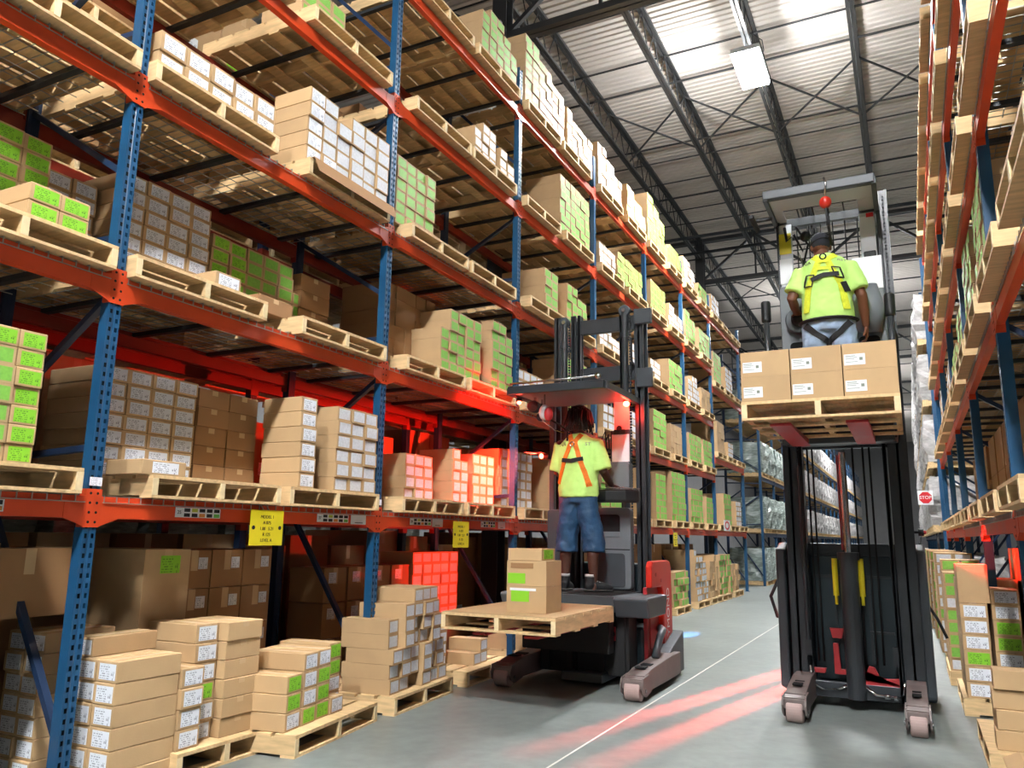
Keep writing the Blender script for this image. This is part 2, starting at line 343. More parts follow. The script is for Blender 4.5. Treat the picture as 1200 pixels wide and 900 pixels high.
# ------------------------------------------------------------------ rack members
def post_mesh(z1, holes, mtl):
    """hollow rack column, front face on x=0 looking +x; with two rows of slots when near"""
    w, d = .038, .068; b = MB()
    if not holes:
        b.box(-d, 0, -w, w, 0, z1)
        for s in (-.0125, .0125): b.box(0, .0015, s - .003, s + .003, 0, z1)
        return b.mesh('post', mtl)
    b.add([(0, -w, 0), (-d, -w, 0), (-d, w, 0), (0, w, 0), (0, -w, z1), (-d, -w, z1), (-d, w, z1), (0, w, z1)], [(0, 1, 5, 4), (1, 2, 6, 5), (2, 3, 7, 6)])
    st = .0508; nr = int(z1 / st); ys = [-w, -.0265, -.0115, .0, .0115, .0265, w]
    for r in range(nr):
        z = r * st; zs = [z, z + .012, z + .036, z + st]; base = len(b.v); vs = []
        for zz in zs:
            for q, yy in enumerate(ys): vs.append((-.004 if q == 3 else 0, yy, zz))
        fs = []
        for a in range(3):
            for c in range(6):
                if a == 1 and c in (1, 4): continue
                i = a * 7 + c; fs.append((i, i + 1, i + 8, i + 7))
        b.add(vs, fs)
    b.box(-.05, -.045, -w + .001, w - .001, 0, z1, 1)  # backing plate with the dark of the hollow post in its colour
    return b.mesh('post', [mtl, 'hole'], fix=False)
POST = {}
def upright(x, y, side, label, near, zt=6.95, depth=1.067, z1=None, flipped=False):
    """one blue upright frame: front and rear column, braces and base plates; side -1 = rack lies toward -x"""
    o = thing('rack_upright', label, 'rack upright', (x, y, 0), 0 if side < 0 else PI, 'blue rack uprights')
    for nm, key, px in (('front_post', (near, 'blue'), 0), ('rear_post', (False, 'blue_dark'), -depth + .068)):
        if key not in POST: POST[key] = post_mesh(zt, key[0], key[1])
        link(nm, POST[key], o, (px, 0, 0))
    k = ('br', near)
    if k not in POST:
        b = MB(); xf, xr = -.06, -depth + .07
        z = .22; up = True
        segs = [((xf, .28), (xr, 1.62)), ((xr, 1.72), (xf, 1.76)), ((xr, 1.95), (xf, 2.6)), ((xf, 2.95), (xr, 2.98)), ((xr, 3.95), (xf, 3.35)), ((xf, 4.25), (xr, 4.3)), ((xr, 4.5), (xf, 5.0)), ((xf, 5.5), (xr, 5.5)), ((xf, 5.7), (xr, 6.7))]
        POST[k] = []
        for p, q in segs:
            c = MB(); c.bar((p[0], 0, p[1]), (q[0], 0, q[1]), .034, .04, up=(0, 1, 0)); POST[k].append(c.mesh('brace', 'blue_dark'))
        POST['base'] = MB().box(-.085, .03, -.06, .06, 0, .008).mesh('base_plate', 'blue')
    for me in POST[k]: link('brace', me, o)
    link('base_plate', POST['base'], o); link('base_plate', POST['base'], o, (-depth + .068, 0, 0))
    return o
BEAM = {}
def beam(x, y0, z, L, side, label, mtl='orange', near=True, back=False):
    """one orange shelf beam with its two end connectors; spans y0..y0+L between post centres, face toward +x (rotated for the other rack)"""
    k = (round(L, 3), mtl, near)
    if k not in BEAM:
        b = MB(); g = .04
        b.prism([(-.045, -.058), (.004, -.058), (.004, .024), (-.014, .032), (-.014, .058), (-.045, .058)], 'y', g, L - g)
        cs = []
        for s, yc in ((1, 0), (-1, L)):
            c = MB(); c.box(.001, .007, min(yc, yc + s * .039), max(yc, yc + s * .039), -.105, .095)
            c.box(-.05, .006, min(yc + s * .039, yc + s * .046), max(yc + s * .039, yc + s * .046), -.105, .095)
            if near:
                for q in range(4): c.cyl((.0072, yc + s * .02, -.078 + q * .05), 'x', .0075, .0012, 8, 1)  # flat discs painted dark like the shade in bolt holes
                c.prism([(yc + s * .046, .06), (yc + s * .16, .024), (yc + s * .16, -.058), (yc + s * .046, -.1)], 'x', .0042, .0062)
            cs.append(c.mesh('end_connector', [mtl, 'hole']))
        BEAM[k] = (b.mesh('rail', mtl), *cs)
    o = thing('shelf_beam', label, 'shelf beam', (x, y0 if side < 0 else y0 + L, z), 0 if side < 0 else PI, 'orange shelf beams')
    link('rail', BEAM[k][0], o); link('end_connector', BEAM[k][1], o); link('end_connector', BEAM[k][2], o)
    return o
DECK = {}
def wire_deck(x, y0, z, L, side, label, wires=True):
    k = (round(L, 3), wires)
    if k not in DECK:
        bars = []
        for q in range(4):
            c = MB(); yy = .25 + q * (L - .5) / 3; c.box(-1.06, -.02, yy - .022, yy + .022, -.035, -.004); bars.append(c.mesh('support_bar', 'bar'))
        w = MB()
        if wires:
            yy = .06
            while yy < L - .05:
                w.box(-1.06, .008, yy - .0025, yy + .0025, .0, .005); w.box(.004, .009, yy - .0025, yy + .0025, -.032, .0); yy += .076
            for q in range(9): w.box(-.03 - q * .125, -.025 - q * .125, .04, L - .04, -.005, 0.)
            w.box(.009, .013, .05, L - .05, -.036, -.031)
        DECK[k] = (w.mesh('wire_mesh', 'galv') if wires else None, bars)
    o = thing('wire_deck' if wires else 'pallet_support', label, 'rack deck', (x, y0 if side < 0 else y0 + L, z + .0582), 0 if side < 0 else PI, 'rack decks')
    if wires: link('wire_mesh', DECK[k][0], o)
    for me in DECK[k][1]: link('support_bar', me, o)
    return o
# the long rack: uprights at k*P, eight bays, the last one wider with its own levels
LAST = 3.508
YU = [-P] + [k * P for k in range(7)] + [6 * P + LAST]
SH = ['floor', 'first shelf', 'second shelf', 'third shelf', 'fourth shelf', 'fifth shelf']
BAYN = {-1: 'edge bay', 0: 'first bay', 1: 'second bay', 2: 'third bay', 3: 'fourth bay', 4: 'fifth bay', 5: 'sixth bay', 6: 'end bay'}
for i, y in enumerate(YU):
    if i == 0: continue
    upright(0, y, -1, 'blue perforated rack upright, %s along the long rack from the viewer' % NUM[i], near=i <= 3)
LEVLAST = [0, H[1], H[1] + (H[5] - H[1]) / 3, H[1] + 2 * (H[5] - H[1]) / 3, H[5]]
for i in range(len(YU) - 1):
    bay = i - 1; y0 = YU[i]; L = YU[i + 1] - y0
    levs = H[1:] if bay < 6 else LEVLAST[1:]
    for l, z in enumerate(levs, 1):
        if bay <= 0 and l == 5: continue
        nm = '%s of the %s on the long rack' % (SH[l], BAYN[bay])
        beam(0, y0, z, L, -1, 'orange front beam carrying the ' + nm, near=bay < 3)
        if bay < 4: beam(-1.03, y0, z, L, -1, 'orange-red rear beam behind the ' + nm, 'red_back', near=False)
        wire_deck(0, y0, z, L, -1, ('wire mesh deck on the ' if l <= 3 else 'dark pallet support bars under the ') + nm, wires=l <= 3 and bay < 4)
# the rack across the aisle
YR = [RY0 + k * P for k in range(-1, 5)]
for i, y in enumerate(YR):
    if i == 0: continue
    upright(WR, y, 1, 'blue rack upright, %s along the edge-on rack from the viewer' % NUM[i], near=i <= 2)
for i in range(len(YR) - 1):
    for l, z in enumerate(H[1:], 1):
        nm = '%s of the %s bay of the edge-on rack' % (SH[l], NUM[i + 1])
        beam(WR, YR[i], z, P, 1, 'orange front beam carrying the ' + nm, near=i < 3)
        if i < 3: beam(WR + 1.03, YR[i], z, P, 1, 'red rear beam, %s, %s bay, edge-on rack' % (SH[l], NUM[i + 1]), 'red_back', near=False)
        wire_deck(WR, YR[i], z, P, 1, 'wire mesh deck on the ' + nm, wires=i < 3)

# ------------------------------------------------------------------ pallets
PAL = {}
def pallet_parts(w, d):
    k = (w, d)
    if k in PAL: return PAL[k]
    st, bt = .02, .016; h = .13; nb = 7
    t = MB(); bw = d / nb * .86
    for q in range(nb):
        x = -d + (d - bw) * q / (nb - 1); t.box(x, x + bw, 0, w, h - st, h)
    b = MB(); bw2 = .1
    for q in range(4):
        x = -d + (d - bw2) * q / 3; b.box(x, x + bw2, 0, w, 0, bt)
    s = [MB().box(-d + .002, -.002, yy, yy + .038, bt, h - st) for yy in (0, w / 2 - .019, w - .038)]
    # pale sawn ends: a thin end block of its own grain on every stringer
    for q, yy in zip(s, (0, w / 2 - .019, w - .038)):
        q.box(-.002, .0015, yy, yy + .038, bt, h - st, 1); q.box(-d - .0015, -d + .002, yy, yy + .038, bt, h - st, 1)
    PAL[k] = (t.mesh('top_deck', 'wood'), b.mesh('bottom_deck', 'wood'), [q.mesh('stringer', ['wood', 'wood_end']) for q in s])
    m = MB()
    for src in (t, b, *s): m.add(src.v, src.f); m.m[-len(src.f):] = src.m
    PAL[k + ('one',)] = m.mesh('pallet', ['wood', 'wood_end'])
    return PAL[k]
PH = .13
def pallet(x, y, z, rz=0., label='', w=1.02, d=1.2, near=True, group='wooden pallets'):
    ps = pallet_parts(w, d)
    if not near: return tag(link('pallet', PAL[(w, d, 'one')], None, (x, y, z), rz), label, 'pallet', group)
    o = thing('pallet', label, 'pallet', (x, y, z), rz, group)
    link('top_deck', ps[0], o); link('bottom_deck', ps[1], o)
    for me in ps[2]: link('stringer', me, o)
    return o

# ------------------------------------------------------------------ cartons
CART = []     # every carton as a record; the largest in view become objects of their own
def carton(x, y, z, rz, w, d, h, lab, label, back=False, tone='card', lw=.8, lh=.74, group='cartons'):
    """x,y = middle of the labelled face (face looks along +x turned by rz), z = underside"""
    CART.append(dict(p=(x, y, z), rz=rz, w=w, d=d, h=h, lab=lab, label=label, back=back, tone=tone, lw=lw, lh=lh, group=group))
def stack(frame, y0, n, w, h, rows, lab='w', xf=0., d=.42, z0=0., where='', gap=.006, tone='card', nb=1, jit=.012, lw=.8, lh=.74, mix=None, turn=0., name='carton', skip=()):
    """columns of cartons side by side; frame=(ox,oy,rz): local x toward the aisle, y along the rack"""
    ox, oy, rz = frame; c, s = math.cos(rz), math.sin(rz)
    rows = [rows] * n if isinstance(rows, int) else rows
    word = {'w': 'white-labelled', 'g': 'lime-labelled', 'n': 'plain brown'}
    for b in range(nb):
        for q in range(n):
            for r in range(rows[q]):
                if (q, r) in skip: continue
                lx = xf - b * (d + .01) + random.uniform(-jit, jit * .5); ly = y0 + (q + .5) * (w + gap)
                L = lab
                if mix and random.random() < mix[1]: L = mix[0]
                px, py = ox + lx * c - ly * s, oy + lx * s + ly * c
                lb = '%s %s, %s' % (word[L], name, where)
                if rows[q] > 1: lb = '%s %s, %s row, ' % (word[L], name, NUM[r + 1]) + (NUM[q + 1] + ' column, ' if n > 1 else '') + where
                elif n > 1: lb = '%s %s, %s in its row, ' % (word[L], name, NUM[q + 1]) + where
                if b: lb = 'rear ' + lb
                carton(px, py, z0 + r * (h + .0015), rz + turn + random.uniform(-.008, .008), w, d, h, L, lb, back=b > 0, tone=tone, lw=lw, lh=lh)
CM = {}
def carton_mesh(w, d, h, tone):
    k = ('c', round(w, 3), round(d, 3), round(h, 3), tone)
    if k not in CM:
        e = min(.004, h * .05); b = MB()
        P8 = lambda i, zz: [(-d + i, -w / 2 + i, zz), (-i, -w / 2 + i, zz), (-i, w / 2 - i, zz), (-d + i, w / 2 - i, zz)]
        rings = [P8(e, 0), P8(0, e), P8(0, h - e), P8(e, h)]
        vs = [v for r in rings for v in r]
        fs = [(3, 2, 1, 0), (12, 13, 14, 15)] + [(r * 4 + i, r * 4 + (i + 1) % 4, r * 4 + 4 + (i + 1) % 4, r * 4 + 4 + i) for r in range(3) for i in range(4)]
        b.add(vs, fs); t = .026 if w > .13 else .018
        b.box(-d + .004, -.004, -t, t, h, h + .0005, 1); b.box(0, .0005, -t, t, h * .7, h - e, 1)
        CM[k] = b.mesh('carton', [tone, 'tape'])
    return CM[k]
def label_mesh(w, h, lab, lw, lh):
    k = ('l', round(w, 3), round(h, 3), lab, lw, lh)
    if k not in CM:
        a, c = w * lw / 2, h * lh / 2; off = w * .03
        CM[k] = MB().box(.0004, .0013, -a + off, a + off, h * .5 - c, h * .5 + c).mesh('label', 'gl' if lab == 'g' else 'wl')
    return CM[k]
def finish_cartons(limit=300):
    for r in CART:
        x, y, z = r['p']; c = (x - math.cos(r['rz']) * r['d'] / 2, y - math.sin(r['rz']) * r['d'] / 2, z + r['h'] / 2)
        u, v, dd = proj(c)
        inside = -25 < u < 1225 and -25 < v < 925
        r['a'] = (F / max(dd, .1)) ** 2 * r['h'] * (r['w'] + .5 * r['d']) * (1 if inside else .001) * (.12 if r['back'] else 1)
    CART.sort(key=lambda r: -r['a'])
    rest = {}
    for i, r in enumerate(CART):
        if i < limit:
            o = link('carton', carton_mesh(r['w'], r['d'], r['h'], r['tone']), None, r['p'], r['rz'])
            tag(o, r['label'], 'box', r['group'])
            if r['lab'] != 'n': link('label', label_mesh(r['w'], r['h'], r['lab'], r['lw'], r['lh']), o)
        else:
            b = rest.setdefault('x', MB()); ca, sa = math.cos(r['rz']), math.sin(r['rz']); x, y, z = r['p']; g = .0015
            def T(p): return (x + p[0] * ca - p[1] * sa, y + p[0] * sa + p[1] * ca, z + p[2])
            w, d, h = r['w'], r['d'], r['h']
            vs = [T(p) for p in [(-d, -w / 2, 0), (0, -w / 2, 0), (0, w / 2, 0), (-d, w / 2, 0), (-d, -w / 2, h), (0, -w / 2, h), (0, w / 2, h), (-d, w / 2, h)]]
            b.add(vs, [(0, 3, 2, 1), (4, 5, 6, 7), (0, 1, 5, 4), (1, 2, 6, 5), (2, 3, 7, 6), (3, 0, 4, 7)], 0 if r['tone'] == 'card' else 3)
            if r['lab'] != 'n':
                a, cc = w * r['lw'] / 2, h * r['lh'] / 2
                b.add([T(p) for p in [(.001, -a, h / 2 - cc), (.001, a, h / 2 - cc), (.001, a, h / 2 + cc), (.001, -a, h / 2 + cc)]], [(0, 1, 2, 3)], 2 if r['lab'] == 'g' else 1)
    if rest:
        o = link('distant_cartons', rest['x'].mesh('distant_cartons', ['card', 'wl2', 'gl2', 'brown']))
        tag(o, 'the many further small cartons stacked on pallets deep in both racks', 'boxes', 'distant cartons', 'stuff')
M['wl2'] = mat('white_sticker_far', rgb(214, 217, 222), .6, var=.1, scale=60)
M['gl2'] = mat('lime_sticker_far', rgb(128, 190, 74), .6, var=.1, scale=60)
# ------------------------------------------------------------------ what stands on the long rack
L0 = (0, 0, 0)
def zt(l, bay=0): return (H[l] if bay < 6 else LEVLAST[l]) + .0635 + PH
def lp(bay, l, y0, xf=.075, near=None, w=1.02):
    """a pallet on a shelf of the long rack, front edge at xf, from y0"""
    which = 'nearer' if (y0 - YU[bay + 1]) < .9 else 'farther'
    if bay == 6: which = ['nearest', 'middle', 'farthest'][min(2, max(0, int((y0 - YU[7]) / 1.1)))]
    pallet(xf, y0, (H[l] if bay < 6 else LEVLAST[l]) + .0635, 0, '%s wooden pallet on the %s of the %s of the long rack' % (which, SH[l], BAYN[bay]), near=(bay < 3) if near is None else near, w=w)
def lw(bay, l, extra=''): return '%s, %s, long rack' % (SH[l], BAYN[bay]) if not extra else '%s, %s, %s, long rack' % (extra, SH[l], BAYN[bay])
S = lambda bay, l, y0, n, w, h, rows, extra='', **k: stack(L0, y0, n, w, h, rows, z0=zt(l, bay), where=lw(bay, l, extra), **k)
# bay -1
lp(-1, 1, -1.14); lp(-1, 2, -1.09); lp(-1, 3, -1.08); lp(-1, 1, -2.3); lp(-1, 2, -2.3)
S(-1, 1, -.77, 3, .135, .093, 7, lab='g', xf=0., d=.42, nb=2)
S(-1, 1, -.33, 1, .2, .21, 3, 'beside lime stack', lab='n', xf=-.36, d=.6, tone='brown')
S(-1, 2, -.56, 2, .162, .093, 2, lab='g', xf=.03, d=.42)
S(-1, 2, -.82, 4, .165, .1, [7, 7, 7, 7], 'rear stack', lab='g', xf=-.52, d=.42, mix=('g', 1.))
S(-1, 2, -.1, 2, .16, .1, 6, 'behind first upright', lab='w', xf=-.62, d=.42)
# bay 0
lp(0, 1, .30); lp(0, 1, 1.41)
S(0, 1, .24, 4, .172, .094, 7, 'set-back stack', lab='w', xf=-.38, d=.5, nb=1)
S(0, 1, .24, 1, .30, .085, 1, 'alone at pallet front', lab='w', xf=.05, d=.3, lw=.6)
S(0, 1, 1.0, 2, .27, .13, 5, 'dark stack', lab='n', xf=-.42, d=.6, tone='brown')
S(0, 1, 1.535, 1, .165, .108, 6, 'single column', lab='w', xf=.02, d=.36)
S(0, 1, 1.935, 3, .165, .106, [6, 6, 6], 'second-upright stack', lab='w', xf=.02, d=.36, nb=2)
lp(0, 2, .05); lp(0, 2, 1.42)
S(0, 2, .26, 4, .172, .1, 7, 'set-back stack', lab='w', xf=-.42, d=.5)
S(0, 2, .63, 1, .21, .095, 1, 'alone at pallet front', lab='w', xf=.05, d=.3)
S(0, 2, 1.08, 6, .165, .099, 6, 'shaded stack', lab='g', xf=-.52, d=.45, skip=((5, 5), (5, 4)))
S(0, 2, 1.17, 1, .34, .12, 1, 'alone between pallets', lab='n', xf=-.12, d=.3, tone='brown')
S(0, 2, 2.0, 1, .36, .145, 4, 'dark stack', lab='n', xf=-.5, d=.6, tone='brown')
lp(0, 3, .04); lp(0, 3, 1.38)
S(0, 3, .1, 5, .19, .13, 2, 'low stack', lab='w', xf=0., d=.4)
S(0, 3, 1.385, 6, .165, .118, [5, 5, 4, 5, 5, 5], 'tall stack', lab='w', xf=.03, d=.36, lw=.88, lh=.82)
b = MB(); b.add([(.1, 1.40, 4.068), (-.4, 1.40, 4.068), (-.4, 2.42, 4.068), (.1, 2.42, 4.068), (.1, 1.40, 4.071), (-.4, 1.40, 4.071), (-.4, 2.42, 4.071), (.1, 2.42, 4.071), (.135, 1.42, 3.96), (.135, 2.40, 3.96), (.139, 1.42, 3.96), (.139, 2.4, 3.96)],
      [(0, 3, 2, 1), (4, 5, 6, 7), (0, 4, 10, 8), (3, 9, 11, 7), (0, 8, 9, 3), (4, 7, 11, 10), (8, 10, 11, 9), (1, 5, 4, 0), (2, 6, 5, 1), (3, 7, 6, 2)])
tag(part('cardboard_sheet', b, 'brown'), 'brown cardboard sheet folded down over the third-shelf pallet under white-labelled cartons', 'cardboard')
lp(0, 4, 1.33); lp(0, 4, .1)
S(0, 4, 1.36, 3, .17, .11, 3, 'by second upright', lab='g', xf=-.1, d=.42)
S(0, 4, .2, 4, .17, .12, 2, lab='g', xf=-.1, d=.42)
# bay 1
lp(1, 1, 2.76); lp(1, 1, 3.86)
S(1, 1, 2.62, 2, .17, .1, 6, 'dark stack', lab='w', xf=-.4, d=.5)
S(1, 1, 3.18, 3, .15, .103, [4, 4, 4], 'low stack', lab='w', xf=-.2, d=.42)
S(1, 1, 3.93, 2, .14, .105, [5, 4], 'middle stack', lab='w', xf=-.14, d=.4)
S(1, 1, 4.42, 3, .15, .105, 5, 'far stack', lab='w', xf=-.2, d=.6)
lp(1, 2, 2.74); lp(1, 2, 3.84)
S(1, 2, 2.95, 5, .165, .13, 6, 'unlabelled wall', lab='n', xf=-.34, d=.5, tone='brown')
S(1, 2, 3.40, 5, .15, .105, [4, 6, 6, 6, 6], 'near stack', lab='g', xf=.0, d=.36, mix=('g', 1))
S(1, 2, 4.42, 3, .16, .105, [7, 7, 6], 'far stack', lab='g', xf=.0, d=.4)
lp(1, 3, 2.74); lp(1, 3, 3.82)
S(1, 3, 2.66, 4, .155, .108, [6, 6, 6, 6], lab='g', xf=-.06, d=.4)
S(1, 3, 3.9, 2, .16, .11, 2, 'low pair', lab='w', xf=-.5, d=.4)
lp(1, 4, 2.74); lp(1, 4, 3.8)
S(1, 4, 3.95, 3, .155, .11, [3, 4, 4], 'near stack', lab='w', xf=.0, d=.4)
S(1, 4, 4.5, 2, .17, .11, [3, 2], 'far stack', lab='w', xf=.02, d=.4)
lp(1, 5, 2.74); lp(1, 5, 3.86)
S(1, 5, 4.05, 5, .17, .11, [5, 6, 6, 5, 4], lab='g', xf=.0, d=.5)
# bay 2
lp(2, 1, 5.1); lp(2, 1, 6.3)
S(2, 1, 5.08, 5, .155, .108, 6, 'red-lit stack', lab='w', xf=-.2, d=.4)
S(2, 1, 6.3, 5, .17, .11, 6, 'farther stack', lab='g', xf=-.1, d=.4)
lp(2, 2, 5.1); lp(2, 2, 6.3)
S(2, 2, 5.1, 4, .19, .12, 3, 'near stack', lab='w', xf=-.05, d=.4)
S(2, 2, 6.5, 4, .17, .11, 7, 'far stack', lab='g', xf=0, d=.5)
lp(2, 3, 5.12, xf=.12); lp(2, 3, 6.35)
S(2, 3, 5.75, 2, .2, .11, 5, 'near pallet stack', lab='g', xf=.02, d=.6)
S(2, 3, 6.5, 4, .175, .115, [5, 5, 4, 4], 'far stack', lab='g', xf=.0, d=.5)
lp(2, 4, 5.1); lp(2, 4, 6.3)
S(2, 4, 5.3, 4, .17, .11, 2, 'low stack', lab='w', xf=-.4, d=.4)
S(2, 4, 6.22, 6, .172, .11, 7, 'tall stack', lab='g', xf=.02, d=.5)
lp(2, 5, 5.1); lp(2, 5, 6.22)
S(2, 5, 5.12, 6, .2, .115, [8, 8, 7, 7, 6, 6], 'near stack', lab='g', xf=.02, d=.4)
S(2, 5, 6.5, 5, .19, .11, [6, 5, 5, 5, 5], 'far stack', lab='w', xf=.0, d=.45)
# bays 3 .. 5 and the end bay
FAR = {
 3: {5: [(7.66, 6, .18, .115, [6, 6, 5, 5, 4, 4], 'w'), (9.05, 5, .2, .12, [5, 5, 4, 4, 3], 'n')], 4: [(7.7, 4, .17, .115, 3, 'w'), (8.5, 7, .18, .115, 4, 'g')], 3: [(7.66, 5, .18, .115, [3, 3, 3, 2, 2], 'w'), (9.1, 4, .2, .12, 3, 'w')], 2: [(7.8, 4, .2, .12, 3, 'w'), (9.0, 5, .18, .11, 4, 'w')], 1: [(7.7, 5, .18, .11, 7, 'g'), (9.3, 4, .17, .11, 7, 'g')]},
 4: {5: [(10.2, 6, .18, .115, [8, 8, 7, 7, 6, 6], 'g'), (11.5, 5, .2, .115, [3, 4, 4, 4, 3], 'g')], 4: [(10.3, 5, .18, .11, 5, 'g'), (11.5, 5, .19, .11, [4, 4, 3, 3, 3], 'w')], 3: [(10.2, 3, .2, .11, 3, 'w'), (11.4, 5, .19, .115, 5, 'g')], 2: [(10.3, 4, .2, .11, 6, 'g'), (11.4, 4, .2, .11, 5, 'n')], 1: [(10.4, 3, .2, .11, 7, 'g'), (11.4, 5, .19, .11, 8, 'g')]},
 5: {5: [(12.75, 5, .18, .115, [5, 5, 5, 4, 4], 'w'), (14., 4, .2, .12, 3, 'g')], 4: [(12.75, 4, .19, .11, [6, 6, 5, 5], 'g'), (13.9, 5, .2, .11, 5, 'g')], 3: [(12.8, 5, .19, .115, [4, 4, 5, 5, 3], 'w'), (14., 4, .2, .12, 4, 'n')], 2: [(12.8, 5, .19, .11, 5, 'g'), (14., 4, .2, .11, 5, 'g')], 1: [(12.8, 5, .19, .11, 6, 'g'), (14.1, 3, .2, .11, 5, 'g')]},
 6: {4: [(15.3, 4, .2, .12, 4, 'w'), (16.5, 2, .3, .1, 1, 'n')], 3: [(15.3, 4, .2, .12, 6, 'g'), (16.6, 4, .2, .12, 5, 'w')], 2: [(15.4, 4, .2, .12, 6, 'n'), (16.6, 3, .2, .12, 3, 'w')], 1: [(15.9, 4, .2, .12, 6, 'g'), (17.3, 3, .2, .12, 5, 'w')]},
}
for bay, ls in FAR.items():
    for l, gs in ls.items():
        for y0 in ([YU[bay + 1] + .09, YU[bay + 1] + 1.36] if bay < 6 else [YU[7] + .07, YU[7] + 1.22, YU[7] + 2.38]): lp(bay, l, y0)
        for q, (y0, n, w, h, rows, lb) in enumerate(gs): S(bay, l, y0, n, w, h, rows, 'near stack' if q == 0 else 'far stack', lab=lb, xf=.02, d=.6, lw=.86, lh=.8)
# floor level
fa = (-.185, .14, -PI / 2)      # labelled faces look down the aisle at the viewer
stack(fa, 0, 2, .16, .108, [6, 6], 'w', 0, .40, .0, 'corner pile at first upright', turn=0)
carton(-.17, .16, 6 * .1095, -PI / 2 + .05, .155, .42, .1, 'w', 'white-labelled carton lying on top of the corner pile at first upright')
stack((-.74, .1, -PI / 2), 0, 2, .16, .108, [7, 7], 'w', 0, .42, .0, 'rear corner pile, first upright')
pallet(.2, .53, 0, 0, 'wooden pallet on floor, first bay of long rack, beneath the leaning mixed cartons', near=True, w=.72)
stack(L0, .55, 1, .155, .108, [4], 'w', .16, .36, PH, 'front column by corner pile')
stack(L0, .70, 1, .165, .108, [6], 'w', .08, .40, PH, 'middle column, first floor pallet', mix=('g', .2))
stack(L0, .88, 1, .28, .108, [6], 'n', .14, .40, PH, 'end column, first floor pallet')
pallet(.476, 1.154, 0, math.radians(8.8), 'wooden pallet jutting into the aisle before the second blue upright', w=1.05)
fp = (.476, 1.154, math.radians(8.8))
for q, (y0, rows, xf, lb, ex) in enumerate([(.03, 3, -.1, 'ggw', 'first'), (.21, 4, -.1, 'gwww', 'second'), (.39, 4, -.11, 'gggw', 'third'), (.56, 1, -.1, 'w', 'fourth'), (.68, 4, -.2, 'wwgg', 'fifth')]):
    for r in range(rows):
        L = lb[r] if q != 0 else 'wgg'[r]
        cx, cy = xf, y0 + .08; c, s = math.cos(fp[2]), math.sin(fp[2])
        carton(fp[0] + cx * c - cy * s, fp[1] + cx * s + cy * c, PH + r * .1095, fp[2] + random.uniform(-.02, .02), .16, .40, .108, L,
               '%s carton, %s row up, %s column of the jutting pallet' % ({'w': 'white-labelled', 'g': 'lime-labelled'}[L], NUM[r + 1], ex))
stack((-.15, 1.5, 0), 0, 2, .3, .12, [3, 3], 'n', 0, .4, 0, 'behind jutting pallet', tone='brown')
pallet(.343, 2.37, 0, math.radians(5.3), 'wooden pallet on floor past the second blue upright, under tall carton stack', w=1.0)
f2 = (.343, 2.37, math.radians(5.3))
stack(f2, .05, 6, .15, .108, [5, 6, 7, 7, 7, 3], 'w', -.06, .42, PH, 'tall stack past second upright', skip=((2, 0),), jit=.05)
pallet(.25, 3.62, 0, math.radians(3), 'wooden pallet on floor behind the load wheel of the nearer truck', w=1.0)
stack((.22, 3.62, math.radians(3)), .05, 1, .16, .105, 4, 'w', -.3, .42, PH, 'low column by the truck')
stack((.22, 3.62, math.radians(3)), .34, 2, .15, .108, [1, 2], 'w', -.08, .34, PH, 'low pair by the truck')
pallet(.2, 5.05, 0, 0, 'wooden pallet on floor past the third blue upright'); stack(L0, 5.08, 5, .17, .11, 4, 'w', .12, .45, PH, 'floor stack past third upright')
pallet(.2, 6.3, 0, 0, 'wooden pallet on floor before the fourth blue upright'); stack(L0, 6.35, 5, .17, .11, 5, 'w', .1, .45, PH, 'floor stack before fourth upright')
for fi, (y0, lb, n, w, h, rows) in enumerate([(8.3, 'w', 5, .18, .12, 5), (9.6, 'n', 4, .2, .12, 6), (11.1, 'g', 5, .19, .12, 5), (12.65, 'w', 5, .19, .12, [8, 7, 7, 6, 6]), (13.8, 'n', 4, .2, .12, [6, 6, 7, 5]), (14.85, 'g', 5, .22, .12, 7), (16.2, 'n', 4, .2, .12, 5)]):
    pallet(.14, y0, 0, 0, 'wooden pallet on floor under the %s stack, %s behind the nearer truck' % ({'w': 'white-labelled', 'n': 'plain', 'g': 'lime-labelled'}[lb], NUM[fi + 1]), near=False)
    stack(L0, y0 + .03, n, w, h, rows, lb, .1, .6, PH, '%s floor pallet behind the truck' % NUM[fi + 1], jit=.04)
# big cartons in the shadow of the floor level
def big(x0, x1, y0, y1, z0, z1, label, tone='brown', sticker=None, stick=None):
    o = part('large_carton', MB().box(x0, x1, y0, y1, z0, z1).box(x0 + .01, x1 - .01, (y0 + y1) / 2 - .03, (y0 + y1) / 2 + .03, z1, z1 + .0006, 1).box(x1, x1 + .0006, (y0 + y1) / 2 - .03, (y0 + y1) / 2 + .03, z1 - .14, z1, 1), [tone, 'tape'], bevel=.006, seg=1)
    tag(o, label, 'box', 'large cartons')
    if stick: part('sticker', MB().box(x1 + .0005, x1 + .002, *stick), sticker, o)
    return o
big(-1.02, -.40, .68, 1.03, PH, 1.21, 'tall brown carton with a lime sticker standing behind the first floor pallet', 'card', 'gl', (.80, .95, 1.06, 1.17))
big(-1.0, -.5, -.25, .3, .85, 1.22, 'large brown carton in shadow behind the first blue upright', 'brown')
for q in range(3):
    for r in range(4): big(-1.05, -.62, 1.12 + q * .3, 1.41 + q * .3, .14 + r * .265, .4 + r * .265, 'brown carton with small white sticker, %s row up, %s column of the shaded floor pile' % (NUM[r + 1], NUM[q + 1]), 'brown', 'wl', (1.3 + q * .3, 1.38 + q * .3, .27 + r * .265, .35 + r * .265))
pallet(-.2, -1.25, 0, 0, 'wooden pallet on floor at the edge bay under dark cartons')
